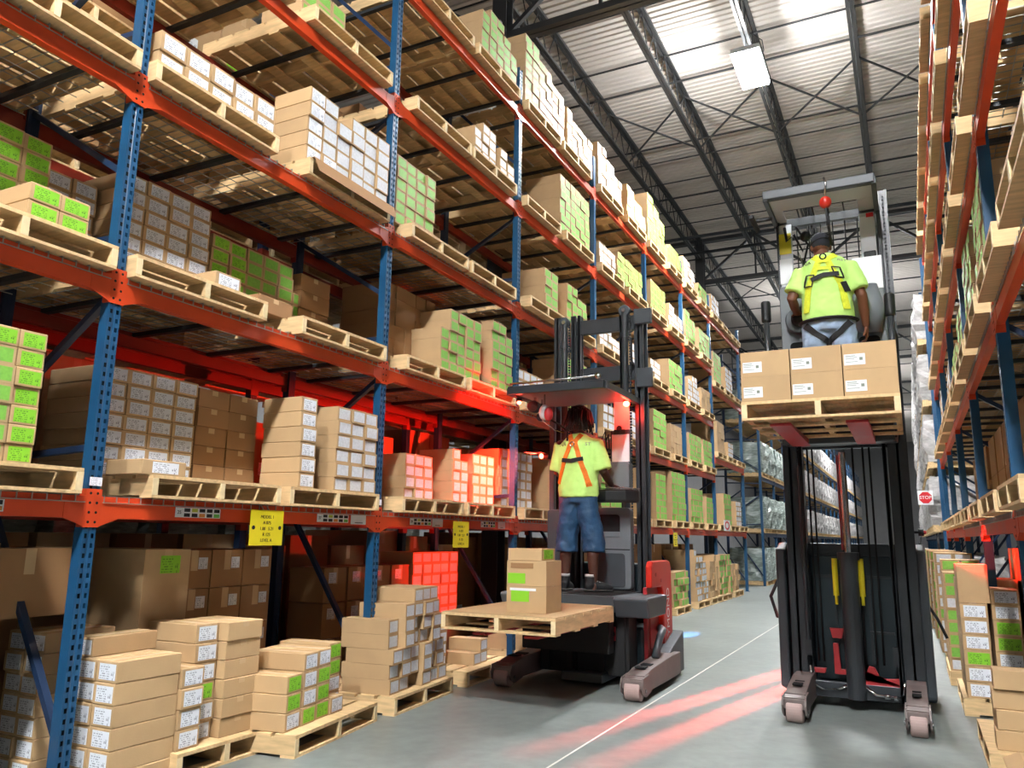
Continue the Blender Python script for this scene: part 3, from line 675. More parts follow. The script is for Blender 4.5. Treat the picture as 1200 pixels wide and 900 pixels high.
for q in range(3): big(-1.02, -.42, -1.2 + q * .33, -.89 + q * .33, PH, PH + .62, 'dark brown carton at floor level before the first upright, %s in its row' % NUM[q + 1], 'brown', 'wl', (-1.15 + q * .33, -1.05 + q * .33, .5, .6))
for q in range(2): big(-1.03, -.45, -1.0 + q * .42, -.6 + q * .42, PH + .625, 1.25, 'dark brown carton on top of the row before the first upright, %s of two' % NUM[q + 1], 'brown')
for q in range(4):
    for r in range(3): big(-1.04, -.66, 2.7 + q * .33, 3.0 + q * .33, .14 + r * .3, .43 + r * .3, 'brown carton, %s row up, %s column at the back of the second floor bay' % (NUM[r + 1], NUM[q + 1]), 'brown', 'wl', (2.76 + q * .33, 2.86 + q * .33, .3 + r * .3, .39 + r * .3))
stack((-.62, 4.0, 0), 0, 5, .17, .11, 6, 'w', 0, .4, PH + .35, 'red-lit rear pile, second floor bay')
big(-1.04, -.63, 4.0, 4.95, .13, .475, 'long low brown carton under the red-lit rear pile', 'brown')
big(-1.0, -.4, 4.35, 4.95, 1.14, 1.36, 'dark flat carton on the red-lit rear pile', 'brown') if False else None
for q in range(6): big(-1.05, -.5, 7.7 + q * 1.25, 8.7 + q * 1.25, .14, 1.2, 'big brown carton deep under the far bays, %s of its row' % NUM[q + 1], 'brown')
# the rack that stands back to back with the long one
XB = -1.45
for k in range(8):
    y = k * P - P
    o = thing('rack_upright', 'dark upright of the back-to-back rack, %s from the viewer' % NUM[k + 1], 'rack upright', (XB, y, 0), 0, 'uprights of the rack behind')
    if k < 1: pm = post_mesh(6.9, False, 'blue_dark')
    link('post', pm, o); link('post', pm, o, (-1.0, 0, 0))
b0 = None
for bay in range(-1, 4):
    for l in range(1, 5):
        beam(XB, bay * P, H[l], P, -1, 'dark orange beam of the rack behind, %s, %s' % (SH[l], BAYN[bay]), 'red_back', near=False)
        for q in range(2):
            y0 = bay * P + .1 + q * 1.25
            pallet(XB - .02, y0, H[l] + .06, 0, 'wooden pallet on the rack behind, %s of the %s, %s of two' % (SH[l], BAYN[bay], NUM[q + 1]), near=False, group='pallets of the rack behind')
            k = 4; hh = random.choice([.7, .85, .95])
            for r in range(2):
                o = big(XB - 1.1, XB - .08, y0 + .02 + r * .49, y0 + .49 + r * .49, H[l] + .19, H[l] + .19 + hh - .12 * r * random.random(), 'brown carton on the rack behind, %s, %s, %s in its row' % (SH[l], BAYN[bay], NUM[q * 2 + r + 1]), random.choice(['brown', 'card']), random.choice(['wl', 'gl', 'wl']), (y0 + .1 + r * .49, y0 + .25 + r * .49, H[l] + .4, H[l] + .52))
    for q in range(4):
        y0 = bay * P + .1 + q * .62
        big(XB - 1.0, XB - .1, y0, y0 + .56, 0, random.choice([1.2, 1.3, 1.36]), 'brown carton on the floor of the rack behind, %s, %s in its row' % (BAYN[bay], NUM[q + 1]), random.choice(['brown', 'card']), 'wl', (y0 + .1, y0 + .22, .3, .42))

# ------------------------------------------------------------------ the rack across the aisle
def rp(bay, l, y0, near=True, xo=.09):
    pallet(WR - xo, y0 + 1.02, (H[l] + .0635) if l else 0., PI, '%s wooden pallet on the %s of the %s bay of the edge-on rack' % ('nearer' if y0 - YR[bay] < 1 else 'farther', SH[l], NUM[bay + 1]), near=near)
for bay in range(5):
    for l in range(1, 6):
        for q, off in enumerate((.1, 1.36)): rp(bay, l, YR[bay] + off, near=bay < 3)
def rs(bay, l, off, n, w, h, rows, lab, ex, xf=0., d=.45):
    stack((WR, YR[bay] + off + n * (w + .006), PI), 0, n, w, h, rows, lab, xf, d, zt(l), '%s, %s, %s bay, edge-on rack' % (ex, SH[l], NUM[bay + 1]))
for bay, l, off, n, w, h, rows, lab, ex in [
    (1, 2, .15, 5, .17, .11, 8, 'g', 'near stack'), (1, 2, 1.4, 5, .17, .11, 8, 'g', 'far stack'), (2, 2, .2, 5, .18, .11, 6, 'g', 'near stack'), (2, 2, 1.4, 5, .18, .11, 5, 'g', 'far stack'), (2, 3, .2, 5, .18, .11, 7, 'g', 'near stack'), (2, 3, 1.4, 5, .18, .11, 7, 'g', 'far stack'),
    (3, 2, .2, 5, .18, .11, 6, 'w', 'near stack'), (3, 3, .2, 5, .18, .11, 7, 'g', 'near stack'), (3, 3, 1.4, 5, .18, .11, 5, 'w', 'far stack'), (4, 2, .2, 5, .18, .11, 6, 'w', 'near stack'), (4, 3, 1.4, 5, .18, .11, 5, 'g', 'far stack'), (1, 3, 1.4, 5, .18, .11, 4, 'w', 'far stack'),
    (2, 4, .2, 5, .18, .11, 4, 'w', 'near stack'), (3, 4, .2, 5, .18, .11, 4, 'w', 'near stack'), (4, 4, .2, 5, .18, .11, 5, 'w', 'near stack'), (1, 4, .2, 5, .18, .11, 3, 'w', 'near stack'), (3, 5, .2, 5, .18, .11, 4, 'w', 'near stack'), (4, 5, .2, 5, .18, .11, 4, 'w', 'near stack')]:
    rs(bay, l, off, n, w, h, rows, lab, ex, xf=-.02 if l < 3 else -.08)
for bay in (1, 2, 3):
    for q in range(3):
        for r in range(2): big(WR + .3, WR + .98, YR[bay] + .15 + q * .75, YR[bay] + .8 + q * .75, H[1] + .195 + r * .4, H[1] + .59 + r * .4, 'brown carton deep on first shelf, %s bay, edge-on rack, %s row, %s column' % (NUM[bay + 1], NUM[r + 1], NUM[q + 1]), 'brown')
# floor loads facing the viewer
def rfl(ox, oy, n, w, h, rows, lab, d, z0, where, **k): stack((ox, oy, -PI / 2), 0, n, w, h, rows, lab, 0, d, z0, where, **k)
pallet(4.13, 5.65, 0, PI, 'wooden pallet on floor of edge-on rack under the white-labelled stack')
rfl(4.16, 4.68, 1, .19, .118, 6, 'w', .4, PH, 'front column, floor pallet, edge-on rack', mix=('g', .12))
rfl(4.38, 4.68, 1, .19, .118, 7, 'w', .4, PH, 'second column, floor pallet, edge-on rack', mix=('g', .15))
rfl(4.72, 4.68, 2, .19, .118, 7, 'w', .4, PH, 'inner columns, floor pallet, edge-on rack')
big(4.17, 4.66, 5.15, 5.6, PH, 1.02, 'reddish-lit brown carton behind the white-labelled floor stack of edge-on rack', 'card')
big(4.16, 4.38, 4.71, 5.05, PH + 6 * .12, PH + 6 * .12 + .3, 'brown carton lying on the front column of the edge-on rack floor stack', 'card')
big(4.62, 5.3, 5.15, 5.65, PH, 1.28, 'red-lit brown carton deep under the edge-on rack', 'card')
pallet(4.09, 7.1, 0, PI, 'wooden pallet on floor of edge-on rack under the lime-labelled stack')
rfl(4.10, 6.1, 2, .17, .112, [8, 8], 'g', .4, PH, 'lime stack facing viewer, edge-on rack', mix=('w', .12))
rfl(4.10, 6.55, 2, .17, .112, [9, 9], 'g', .4, PH, 'rear lime stack, edge-on rack')
for q, y0 in enumerate((7.4, 8.8, 10.1, 11.4)):
    pallet(4.12, y0 + 1.02, 0, PI, 'wooden pallet on floor of edge-on rack, %s beyond the lime stack' % NUM[q + 1], near=False)
    rfl(4.07 - .02 * q, y0 + .05, 2, .18, .118, [8, 8] if q % 2 else [9, 9], 'wg'[q % 2], .42, PH, 'floor stack %s beyond, edge-on rack' % NUM[q + 1], mix=('g', .3)); rfl(4.07 - .02 * q, y0 + .5, 2, .18, .118, [9, 9], 'wg'[q % 2], .42, PH, 'rear floor stack %s beyond, edge-on rack' % NUM[q + 1])
pallet(4.17, 3.85, 0, PI, 'wooden pallet on floor beside the first upright of the edge-on rack')
b = [('n', .0), ('n', .118), ('n', .236), ('n', .354)]
for r in range(4):
    carton(4.42 + .012 * (r % 2), 2.94 + .01 * (r % 3), PH + r * .113, -PI / 2 + (.05 if r == 1 else -.015), .40, .17, .112, 'n', 'long plain brown carton, %s row, floor pallet beside the first edge-on upright' % NUM[r + 1], group='long cartons')
    carton(4.72, 3.0, PH + r * .113, -PI / 2, .15, .4, .112, 'w' if r % 2 else 'g', 'carton %s row up beside the long cartons at the edge-on rack' % NUM[r + 1])
carton(4.30, 3.14, PH, PI, .36, .4, .112, 'w', 'white-labelled carton behind the long cartons on the edge-on floor pallet') if False else None
b = MB(); b.box(4.30, 4.66, 2.24, 2.62, 0, .2); b.add([(4.30, 2.24, .2), (4.30, 2.62, .2), (4.22, 2.62, .16), (4.22, 2.24, .16), (4.30, 2.24, .203), (4.30, 2.62, .203), (4.22, 2.62, .163), (4.22, 2.24, .163)], [(0, 1, 2, 3), (4, 7, 6, 5), (0, 3, 7, 4), (1, 5, 6, 2), (2, 6, 7, 3)])
o = tag(part('large_carton', b, 'card'), 'open-flapped brown carton on the floor nearest the viewer at the edge-on rack', 'box', 'large cartons')
part('sticker', MB().box(4.36, 4.52, 2.33, 2.46, .2005, .202), 'ws', o)
finish_cartons(300)
# ------------------------------------------------------------------ lettering
def text_part(name, txt, size, m, parent, loc, face, align='CENTER', extrude=.0006, local=True):
    """flat lettering fixed to a face: '+x' reads along +y, '-y' reads along +x, '+x up' climbs the face"""
    o = link(name, text_mesh(txt, size, m, extrude, align), parent)
    R = {'+x': ((0, 1, 0), (0, 0, 1), (1, 0, 0)), '-y': ((1, 0, 0), (0, 0, 1), (0, -1, 0)), '+x up': ((0, 0, 1), (0, -1, 0), (1, 0, 0))}[face]
    m4 = Matrix(R).transposed().to_4x4()
    off = -parent.location if (parent is not None and local and parent.type == 'EMPTY') else Vector((0, 0, 0))
    m4.translation = Vector(loc) + off; o.matrix_local = m4
    return o
def wp(name, mb, mats, root, smooth=False, bevel=0., seg=2):
    """a part modelled in place: mesh in scene coordinates under a thing whose base is elsewhere"""
    o = part(name, mb, mats, root, smooth, bevel, seg=seg)
    if root is not None and root.type == 'EMPTY': o.location = -root.location
    return o
def rrect(x0, x1, y0, y1, r, n=4):
    pts = []
    for cx, cy, a in ((x1 - r, y1 - r, 0), (x0 + r, y1 - r, 90), (x0 + r, y0 + r, 180), (x1 - r, y0 + r, 270)):
        for i in range(n + 1):
            an = math.radians(a + 90 * i / n); pts.append((cx + r * math.cos(an), cy + r * math.sin(an)))
    return pts

# ------------------------------------------------------------------ signs and tickets
def yellow_sign(y0, y1, z0, z1, label, dark=True, lines=('MODEL 1', 'A 075', '1.00   5.21', 'R 125', 'LEVEL A')):
    o = tag(part('tag_sign', MB().box(.052, .055, y0, y1, z0, z1), 'yellow', None), label, 'sign', 'yellow tag signs')
    w = y1 - y0; h = z1 - z0; yc = (y0 + y1) / 2
    for q, t in enumerate(lines): text_part('print', t, h * .13, 'ink', o, (.0555, yc, z1 - h * (.2 + q * .165)), '+x')
    part('eyelet', MB().cyl((.0555, y0 + w * .1, (z0 + z1) / 2), 'x', w * .045, .002, 12).cyl((.0555, y1 - w * .1, (z0 + z1) / 2), 'x', w * .045, .002, 12), 'ink', o)
    for e in (.02, -.03): part('hook', MB().tube([(.053, yc + e, z1 - .01), (.02, yc + e, z1 + .03), (.0, yc + e, z1 + .035)], .004, 6), 'galv', o)
yellow_sign(1.08, 1.38, 1.24, 1.47, 'yellow tag sign with black print hung on the first beam past the front upright')
yellow_sign(3.63, 3.92, 1.21, 1.45, 'yellow tag sign half red-lit, hung on the first-level beam past the second upright')
yellow_sign(11.3, 11.56, 1.18, 1.42, 'small yellow tag sign hanging from the first-level beam behind the nearer truck')
def location_label(y0, y1, z0, z1, n, label, num='25'):
    o = tag(part('location_label', MB().box(.0045, .006, y0, y1, z0, z1), 'ws', None), label, 'label', 'rack location labels')
    w = (y1 - y0) / n; hh = (z1 - z0)
    text_part('number', num, hh * .5, 'ink', o, (.0065, y0 + w * .5, (z0 + z1) / 2), '+x')
    cells = {}
    pal = ['ink', 'bluep', 'ink', 'yellowp', 'orangep', 'ink', 'bluep', 'ink', 'greenp', 'ink']
    for c in range(1, n):
        for r in range(2):
            k = pal[((c - 1) * 2 + r) % 10]; b = cells.setdefault(k, MB())
            b.box(.006, .0066, y0 + w * c + w * .12, y0 + w * (c + 1) - w * .12, z0 + hh * (.5 * r + .07), z0 + hh * (.5 * r + .43))
    for k, b in cells.items(): part('colour_cell', b, k, o)
for y0, y1, n, lb, num in [(-.72, -.46, 4, 'small multicoloured location label on the beam before the first upright', '23'), (.53, .87, 6, 'multicoloured location label numbered 25 on the first-level beam of the first bay', '25'), (1.78, 2.14, 6, 'multicoloured location label on the first beam just before the second upright', '27'), (2.98, 3.32, 6, 'multicoloured location label on the first-level beam past the second upright', '29'), (4.25, 4.55, 6, 'red-lit location label on the first-level beam before the third upright', '31')]:
    location_label(y0, y1, 1.405, 1.463, n, lb, num)
for y0, y1, lb in [(2.17, 2.37, 'second upright'), (3.34, 3.52, 'second yellow tag'), (4.62, 4.78, 'third upright')]:
    o = tag(part('location_label', MB().box(.0045, .0058, y0, y1, 1.395, 1.472), 'ws'), 'plain white code plate on the first-level beam by the ' + lb, 'label', 'white code plates')
    part('print', MB().box(.0058, .0062, y0 + .05, y1 - .05, 1.405, 1.41), 'ink', o)
for y0 in (-.062,): tag(part('post_label', MB().box(.0075, .0085, -.036, .036, 1.555, 1.60), 'paper'), 'white ticket on the first blue upright just above the first beam', 'label')
tag(part('post_label', MB().box(.0075, .0085, P - .036, P + .036, 1.555, 1.60), 'paper'), 'white ticket on the second blue upright just above the first beam', 'label')
# round red prohibition board on the first shelf far down the long rack
o = tag(part('round_sign', MB().box(.12, .128, 15.3, 15.95, 1.50, 1.74), 'ws'), 'white board with a red ring leaning on the first shelf far down the rack', 'sign')
b = MB(); n = 28
b.add([(.1285, 15.62 + .26 * math.cos(2 * PI * i / n), 1.62 + .1 * math.sin(2 * PI * i / n)) for i in range(n)] + [(.1285, 15.62 + .15 * math.cos(2 * PI * i / n), 1.62 + .06 * math.sin(2 * PI * i / n)) for i in range(n)], [(i, (i + 1) % n, n + (i + 1) % n, n + i) for i in range(n)])
part('red_ring', b, 'stopred', o)
# STOP board on the far end of the edge-on rack
o = thing('stop_sign', 'small white board with a red STOP octagon on the edge-on rack far away', 'sign', (4.15, 14.4, 2.15))
wp('board', MB().box(4.02, 4.28, 14.38, 14.39, 2.02, 2.29), 'ws', o)
wp('octagon', MB().prism([(4.15 + .115 * math.cos(PI / 8 + i * PI / 4), 2.155 + .115 * math.sin(PI / 8 + i * PI / 4)) for i in range(8)], 'y', 14.374, 14.38), 'stopred', o)
text_part('lettering', 'STOP', .085, 'ws', o, (4.15, 14.3725, 2.155), '-y')
wp('bracket', MB().box(4.26, 4.42, 14.39, 14.4, 2.12, 2.18), 'galv', o)

# ------------------------------------------------------------------ racks beyond the cross aisle, full of film-wrapped pallets
def wrapped_mesh(sd, mtl):
    rr = random.Random(sd); b = MB(); n = 7; w, d, h = 1.08, 1.12, .92
    def grid(f):
        vs = [f(i / n, j / n) for i in range(n + 1) for j in range(n + 1)]
        b.add(vs, [(i * (n + 1) + j, (i + 1) * (n + 1) + j, (i + 1) * (n + 1) + j + 1, i * (n + 1) + j + 1) for i in range(n) for j in range(n)])
    cache = {}
    def J(x, y, z):
        k = (round(x, 3), round(y, 3), round(z, 3))
        if k not in cache:
            bul = .05 * math.sin(PI * min(1, max(0, z / h))) ; a = .035
            cx, cy = x - w / 2, y + d / 2
            cache[k] = (x + cx * bul * 1.4 + rr.uniform(-a, a), y + cy * bul * 1.4 + rr.uniform(-a, a), z + (rr.uniform(-a, a) if .02 < z else 0) + .13)
        return cache[k]
    for s in (0, 1):
        grid(lambda u, v: J(s * w, -d + u * d, v * h)); grid(lambda u, v: J(u * w, -d * s, v * h))
    grid(lambda u, v: J(u * w, -d + v * d, h))
    for q in range(6): b.box(0, w, -d + q * .204, -d + q * .204 + .1, .11, .13, 1)
    for yy in (0, w / 2 - .02, w - .04): b.box(yy, yy + .04, -d, 0, .012, .11, 1)
    b.box(0, w, -d, -d + .1, 0, .012, 1).box(0, w, -.1, 0, 0, .012, 1)
    return b.mesh('wrapped_pallet_load', [mtl, 'wood'])
WR1 = [wrapped_mesh(i, 'wrap') for i in range(4)]; WR2 = [wrapped_mesh(i + 9, 'wrapw') for i in range(4)]
Y2 = 21.4
def simple_upright(x, y, side, label):
    o = thing('rack_upright', label, 'rack upright', (x, y, 0), 0 if side < 0 else PI, 'uprights beyond the cross aisle')
    link('front_post', POST[(False, 'blue')] if (False, 'blue') in POST else POST.setdefault((False, 'blue'), post_mesh(6.95, False, 'blue')), o)
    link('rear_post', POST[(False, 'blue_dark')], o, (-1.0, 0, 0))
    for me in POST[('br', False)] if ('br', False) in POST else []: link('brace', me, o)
for k in range(22): simple_upright(0, Y2 + k * P, -1, 'blue upright beyond the cross aisle past the long rack, %s from the crossing' % (NUM[k + 1] if k < 20 else ('last but one', 'last')[k - 20]))
for k in range(21):
    for l, z in enumerate((1.45, 3.1, 4.75, 6.4), 1):
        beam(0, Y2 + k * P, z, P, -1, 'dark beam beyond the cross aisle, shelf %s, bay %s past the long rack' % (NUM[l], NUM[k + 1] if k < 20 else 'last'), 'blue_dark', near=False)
    for l, z in enumerate((0, 1.51, 3.16, 4.81), 0):
        for q in range(2):
            o = link('wrapped_pallet_load', (WR1 if k < 2 else WR2)[(k + l + q) % 4], None, (.06, Y2 + k * P + 1.16 + q * 1.22, z), PI / 2 * 0)
            o.rotation_euler = (0, 0, -PI / 2); o.location = (.02 - 0, Y2 + k * P + .12 + q * 1.2, z); o.rotation_euler = (0, 0, PI / 2); o.location = (.02, Y2 + k * P + .1 + q * 1.2, z)
            o.matrix_world = Matrix.Translation((.03, Y2 + k * P + .1 + q * 1.2, z)) @ Matrix(((0, 1, 0, 0), (1, 0, 0, 0), (0, 0, 1, 0), (0, 0, 0, 1)))
            tag(o, 'film-wrapped pallet load past the crossing, %s level, %s' % (NUM[l + 1], '%s bay, %s of two' % (NUM[min(20, k + 1)] if k < 20 else 'last', NUM[q + 1])), 'wrapped pallet', 'wrapped loads past the long rack')
for k in range(8): simple_upright(WR, 14.4 + k * P, 1, 'blue upright on the continuation of the edge-on rack, %s from the STOP board' % NUM[k + 1])
for k in range(8):
    for l, z in enumerate((1.45, 2.66, 3.88, 5.12), 1):
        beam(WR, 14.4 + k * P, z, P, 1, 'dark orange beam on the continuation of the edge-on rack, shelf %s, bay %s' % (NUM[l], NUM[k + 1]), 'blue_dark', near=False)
    for l, z in enumerate((0, 1.51, 2.72, 3.94, 5.18)):
        for q in range(2):
            o = link('wrapped_pallet_load', WR2[(k + l + q * 3) % 4], None)
            sc = 1.0 if l in (0, 4) else .98
            o.matrix_world = Matrix.Translation((WR - .16, 14.4 + k * P + .1 + q * 1.2, z)) @ Matrix(((0, -1, 0, 0), (1, 0, 0, 0), (0, 0, 1, 0), (0, 0, 0, 1)))
            tag(o, 'white film-wrapped pallet load on continuation of edge-on rack, %s level, %s along' % (NUM[l + 1], NUM[k * 2 + q + 1]), 'wrapped pallet', 'wrapped loads past the edge-on rack')

# loads across the next aisle, seen only through the gaps of the long rack
for k in range(11):
    for l, z in enumerate((0, 1.085)):
        o = link('wrapped_pallet_load', WR1[(k + l) % 4], None)
        o.matrix_world = Matrix.Translation((-5.0, -3.4 + k * 1.3, z)) @ Matrix(((0, 1, 0, 0), (1, 0, 0, 0), (0, 0, 1, 0), (0, 0, 0, 1)))
        tag(o, 'film-wrapped load beyond the rack behind, glimpsed through the gaps, %s tier, %s along' % (('lower', 'upper')[l], NUM[k + 1]), 'wrapped pallet', 'wrapped loads in the next aisle')
# ------------------------------------------------------------------ order picker standing at the long rack
T = thing('order_picker_truck', 'black order picker truck with red side panel beside the long rack, platform low', 'forklift truck', (1.03, 4.6, 0))
def load_arm(x0, x1, yf, yb, root, tilt=0):
    a = MB(); xm = (x0 + x1) / 2
    a.prism([(yf + .12, .2), (yf + .02, .17), (yf + .02, .1), (yf + .16, .06), (yb, .06), (yb, .26), (yb - .3, .26), (yf + .3, .23)], 'x', x0, x1)
    o = wp('load_arm', a, 'armp', root, bevel=.008)
    w = MB(); w.cyl((xm, yf + .08, .085), 'x', .085, (x1 - x0) * .78, 28); k = part('wheel', w, 'rubber', o, bevel=.01)
    h = MB()
    for xx in (x0 - .012, x1): h.prism([(yf + .0, .13), (yf + .03, .19), (yf + .2, .2), (yf + .26, .06), (yf + .1, .035), (yf + .02, .07)], 'x', xx, xx + .012)
    h.box(x0, x1, yf + .03, yf + .05, .165, .18).box(x0, x1, yf + .1, yf + .13, .185, .2)
    part('wheel_guard', h, 'armp', o)
    part('axle_bolt', MB().cyl((x0 - .016, yf + .08, .085), 'x', .016, .01, 10).cyl((x1 + .016, yf + .08, .085), 'x', .016, .01, 10), 'steel', o)
    for q in range(2): part('slot', MB().box(x0 + .04, x1 - .04, yf + .24 + q * .16, yf + .33 + q * .16, .236, .2445), 'hole', o)  # thin plates painted dark like the shade in open slots
    return o
load_arm(.40, .58, 3.78, 5.1, T); load_arm(1.63, 1.80, 3.75, 5.0, T)
b = MB(); b.box(.5, 1.55, 5.2, 5.5, .08, 1.06).box(.52, 1.56, 4.62, 5.2, .08, .5)
wp('tractor_body', b, 'teal', T, bevel=.03)
b = MB(); b.box(.62, 1.5, 4.36, 4.6, .09, .72).box(.64, .72, 4.33, 4.37, .1, .7).box(.9, .96, 4.33, 4.37, .1, .7).box(1.22, 1.27, 4.33, 4.37, .1, .7).box(1.4, 1.47, 4.33, 4.37, .1, .7)
o = wp('chassis_front', b, 'tyre', T, bevel=.006)
part('red_bracket', MB().box(1.28, 1.38, 4.325, 4.345, .4, .52), 'darkred', o); part('bolt', MB().cyl((1.05, 4.33, .46), 'y', .02, .02, 10).cyl((1.34, 4.32, .46), 'y', .04, .02, 14), 'steel', o)
part('drive_hose', MB().tube([(.72, 4.36, .12), (.75, 4.3, .35), (.78, 4.34, .6)], .018, 8).tube([(1.0, 4.33, .12), (1.0, 4.3, .4), (1.02, 4.34, .65)], .014, 8), 'tyre', o, smooth=True)
part('skid_pan', MB().box(.9, 1.3, 4.2, 4.6, .04, .12), 'dgrey', o, bevel=.01)
# red side panel: arch with a tall lettered strip
b = MB(); x0, x1 = 1.585, 1.645
b.prism([(4.62, .86), (4.62, 1.06), (4.66, 1.105), (5.2, 1.105), (5.26, 1.09), (5.30, 1.03), (5.32, .16), (5.02, .16), (5.0, .80), (4.96, .86)], 'x', x0, x1)
o = wp('side_panel', b, 'red', T, bevel=.012); o['label'] = 'red painted panel'
text_part('lettering', 'RAYMOND', .125, 'ws', o, (x1 + .001, 5.16, .53), '+x up', local=False)
part('panel_bolt', MB().cyl((x1, 4.75, .98), 'x', .018, .008, 12).cyl((x1, 4.92, .92), 'x', .018, .008, 12), 'darkred', o)
wp('battery_gate', MB().box(1.55, 1.59, 4.64, 5.02, .16, .86).box(1.59, 1.6, 4.7, 4.98, .3, .75), 'darkred', T, bevel=.006)
wp('skirt', MB().prism([(4.55, .04), (5.36, .04), (5.36, .42), (4.95, .3), (4.55, .14)], 'x', 1.6, 1.74), 'dgrey', T, bevel=.012)
wp('bumper_tube', MB().tube([(1.7, 4.5, .26), (1.71, 4.62, .42), (1.69, 4.8, .47), (1.62, 4.95, .47)], .035, 12), 'dgrey', T, smooth=True)
# forks and pallet carriage
o = wp('fork_carriage', MB().box(.52, 1.38, 4.16, 4.3, .3, .72), 'tyre', T, bevel=.01)
for x in (.66, 1.12): wp('fork', MB().prism([(2.95, .545), (4.2, .535), (4.2, .585), (2.95, .565)], 'x', x, x + .12), 'darkred', T, bevel=.004)
# platform with skirts
o = wp('platform', MB().box(.5, 1.42, 4.2, 5.0, .66, .8), 'dgrey', T, bevel=.008)
part('floor_mat', MB().box(.54, 1.38, 4.24, 4.96, .8, .807), 'tyre', o)
wp('step_wing', MB().prism([(4.22, .62), (4.15, .78), (4.18, .8), (4.78, .8), (4.8, .78), (4.74, .62)], 'x', 1.42, 1.74), 'dgrey', T, bevel=.02)
wp('step_wing', MB().prism([(4.22, .66), (4.15, .78), (4.18, .8), (4.78, .8), (4.8, .78), (4.74, .66)], 'x', .28, .5), 'grey', T, bevel=.02)
# operator console: cabinet with pocket shade painted as a dark plate, head box, arm rest
def console(root, y, xs, zs, pocket, mtl='grey'):
    o = wp('console_panel', MB().prism(rrect(*xs, *zs, .04), 'y', y, y + .1), mtl, root, bevel=.008)
    part('pocket', MB().prism(rrect(*pocket, .035), 'y', y - .004, y + .02), 'hole', o)
    part('pocket_lip', MB().prism([(pocket[0], pocket[2]), (pocket[1], pocket[2]), (pocket[1], pocket[2] + .05), (pocket[0], pocket[2] + .05)], 'y', y - .012, y - .003), mtl, o, bevel=.003)
    return o
o = console(T, 4.88, (.92, 1.36), (.82, 1.62), (1.02, 1.25, 1.33, 1.55), 'grey')
part('seam', MB().box(.93, 1.35, 4.874, 4.88, 1.2, 1.21), 'hole', o); part('kick_panel', MB().prism(rrect(1.0, 1.3, .84, 1.17, .03), 'y', 4.868, 4.88), 'dgrey', o, bevel=.004)
wp('console_panel', MB().prism(rrect(.46, .62, .82, 1.6, .03), 'y', 4.86, 4.98), 'dgrey', T, bevel=.008)
o = wp('control_box', MB().prism(rrect(1.1, 1.36, 1.74, 2.08, .03), 'y', 4.86, 4.98), 'grey', T, bevel=.01)
part('knob', MB().ball((1.13, 4.8, 1.98), .028), 'orange', o, smooth=True); part('cable', MB().tube([(1.0, 4.9, 2.0), (1.03, 4.84, 2.2), (1.1, 4.88, 2.4), (1.12, 4.9, 2.1)], .009, 8).tube([(1.1, 4.9, 2.3), (1.16, 4.82, 2.36), (1.16, 4.84, 2.2)], .007, 8), 'tyre', o, smooth=True)
o = wp('arm_rest', MB().prism([(1.08, 4.66), (1.2, 4.6), (1.4, 4.62), (1.5, 4.72), (1.5, 4.8), (1.4, 4.74), (1.2, 4.72), (1.08, 4.78)], 'z', 1.66, 1.79), 'cushion', T, bevel=.025)
part('rail', MB().tube([(1.1, 4.62, 1.8), (1.22, 4.58, 1.8), (1.4, 4.6, 1.8), (1.5, 4.7, 1.79)], .008, 8).ball((1.46, 4.66, 1.79), .014).ball((1.5, 4.72, 1.79), .014), 'steel', o, smooth=True)
o = wp('clipboard', MB().box(1.16, 1.37, 4.88, 4.9, 2.06, 2.4), 'dgrey', T); part('paper_sheet', MB().box(1.175, 1.36, 4.874, 4.88, 2.08, 2.36), 'ws', o); part('clip', MB().box(1.2, 1.32, 4.862, 4.88, 2.36, 2.41).cyl((1.26, 4.86, 2.42), 'y', .03, .02, 12), 'ink', o, bevel=.005)
wp('notice_sheet', MB().box(1.2, 1.36, 4.885, 4.89, 2.41, 2.74), 'paper', T)
# mast
ym = 5.02
def mast(root, rails, y, zb, ztop, cross, cyls, brk=()):
    for x0, x1, d in rails:
        b = MB(); b.box(x0, x1, y, y + .02, zb, ztop).box(x0, x1, y + d - .02, y + d, zb, ztop).box((x0 + x1) / 2 - .012, (x0 + x1) / 2 + .012, y, y + d, zb, ztop)
        wp('mast_rail', b, 'black', root, bevel=.003, seg=1)
    for x0, x1, z0, z1, dy in cross: wp('mast_crossbar', MB().box(x0, x1, y + dy, y + dy + .06, z0, z1), 'black', root, bevel=.006)
    for x, r, z0, z1 in cyls:
        o = wp('lift_cylinder', MB().cyl((x, y - .03, (z0 + z1) / 2), 'z', r, z1 - z0, 18).cyl((x, y - .03, z1 - .25), 'z', r * 1.25, .05, 18), 'black', root, smooth=False)
        part('pulley', MB().cyl((x, y - .03, z1 + .02), 'y', .062, .05, 24), 'dgrey', o, bevel=.006); part('pulley_pin', MB().cyl((x, y - .06, z1 + .02), 'y', .022, .03, 14), 'steel', o)
        c = MB(); zz = z0
        while zz < z1 - .05: c.box(x + r + .012, x + r + .03, y - .04, y - .025, zz, zz + .022); zz += .03
        part('chain', c, 'bar', o)
    for x0, x1, z0, z1 in brk: wp('mast_bracket', MB().box(x0, x1, y - .05, y + .01, z0, z1), 'dgrey', root, bevel=.006)
mast(T, [(.46, .54, .16), (.66, .72, .12), (1.38, 1.48, .16), (.74, .77, .1), (1.22, 1.25, .1)], ym, .1, 3.72, [(.72, 1.38, 3.50, 3.66, .02), (.72, 1.38, 2.96, 3.12, .02), (.5, 1.45, .5, .66, .1)], [(.60, .036, .6, 3.62), (1.29, .036, .6, 3.68)], [(1.40, 1.58, 3.54, 3.70), (1.42, 1.58, 2.86, 3.06)])
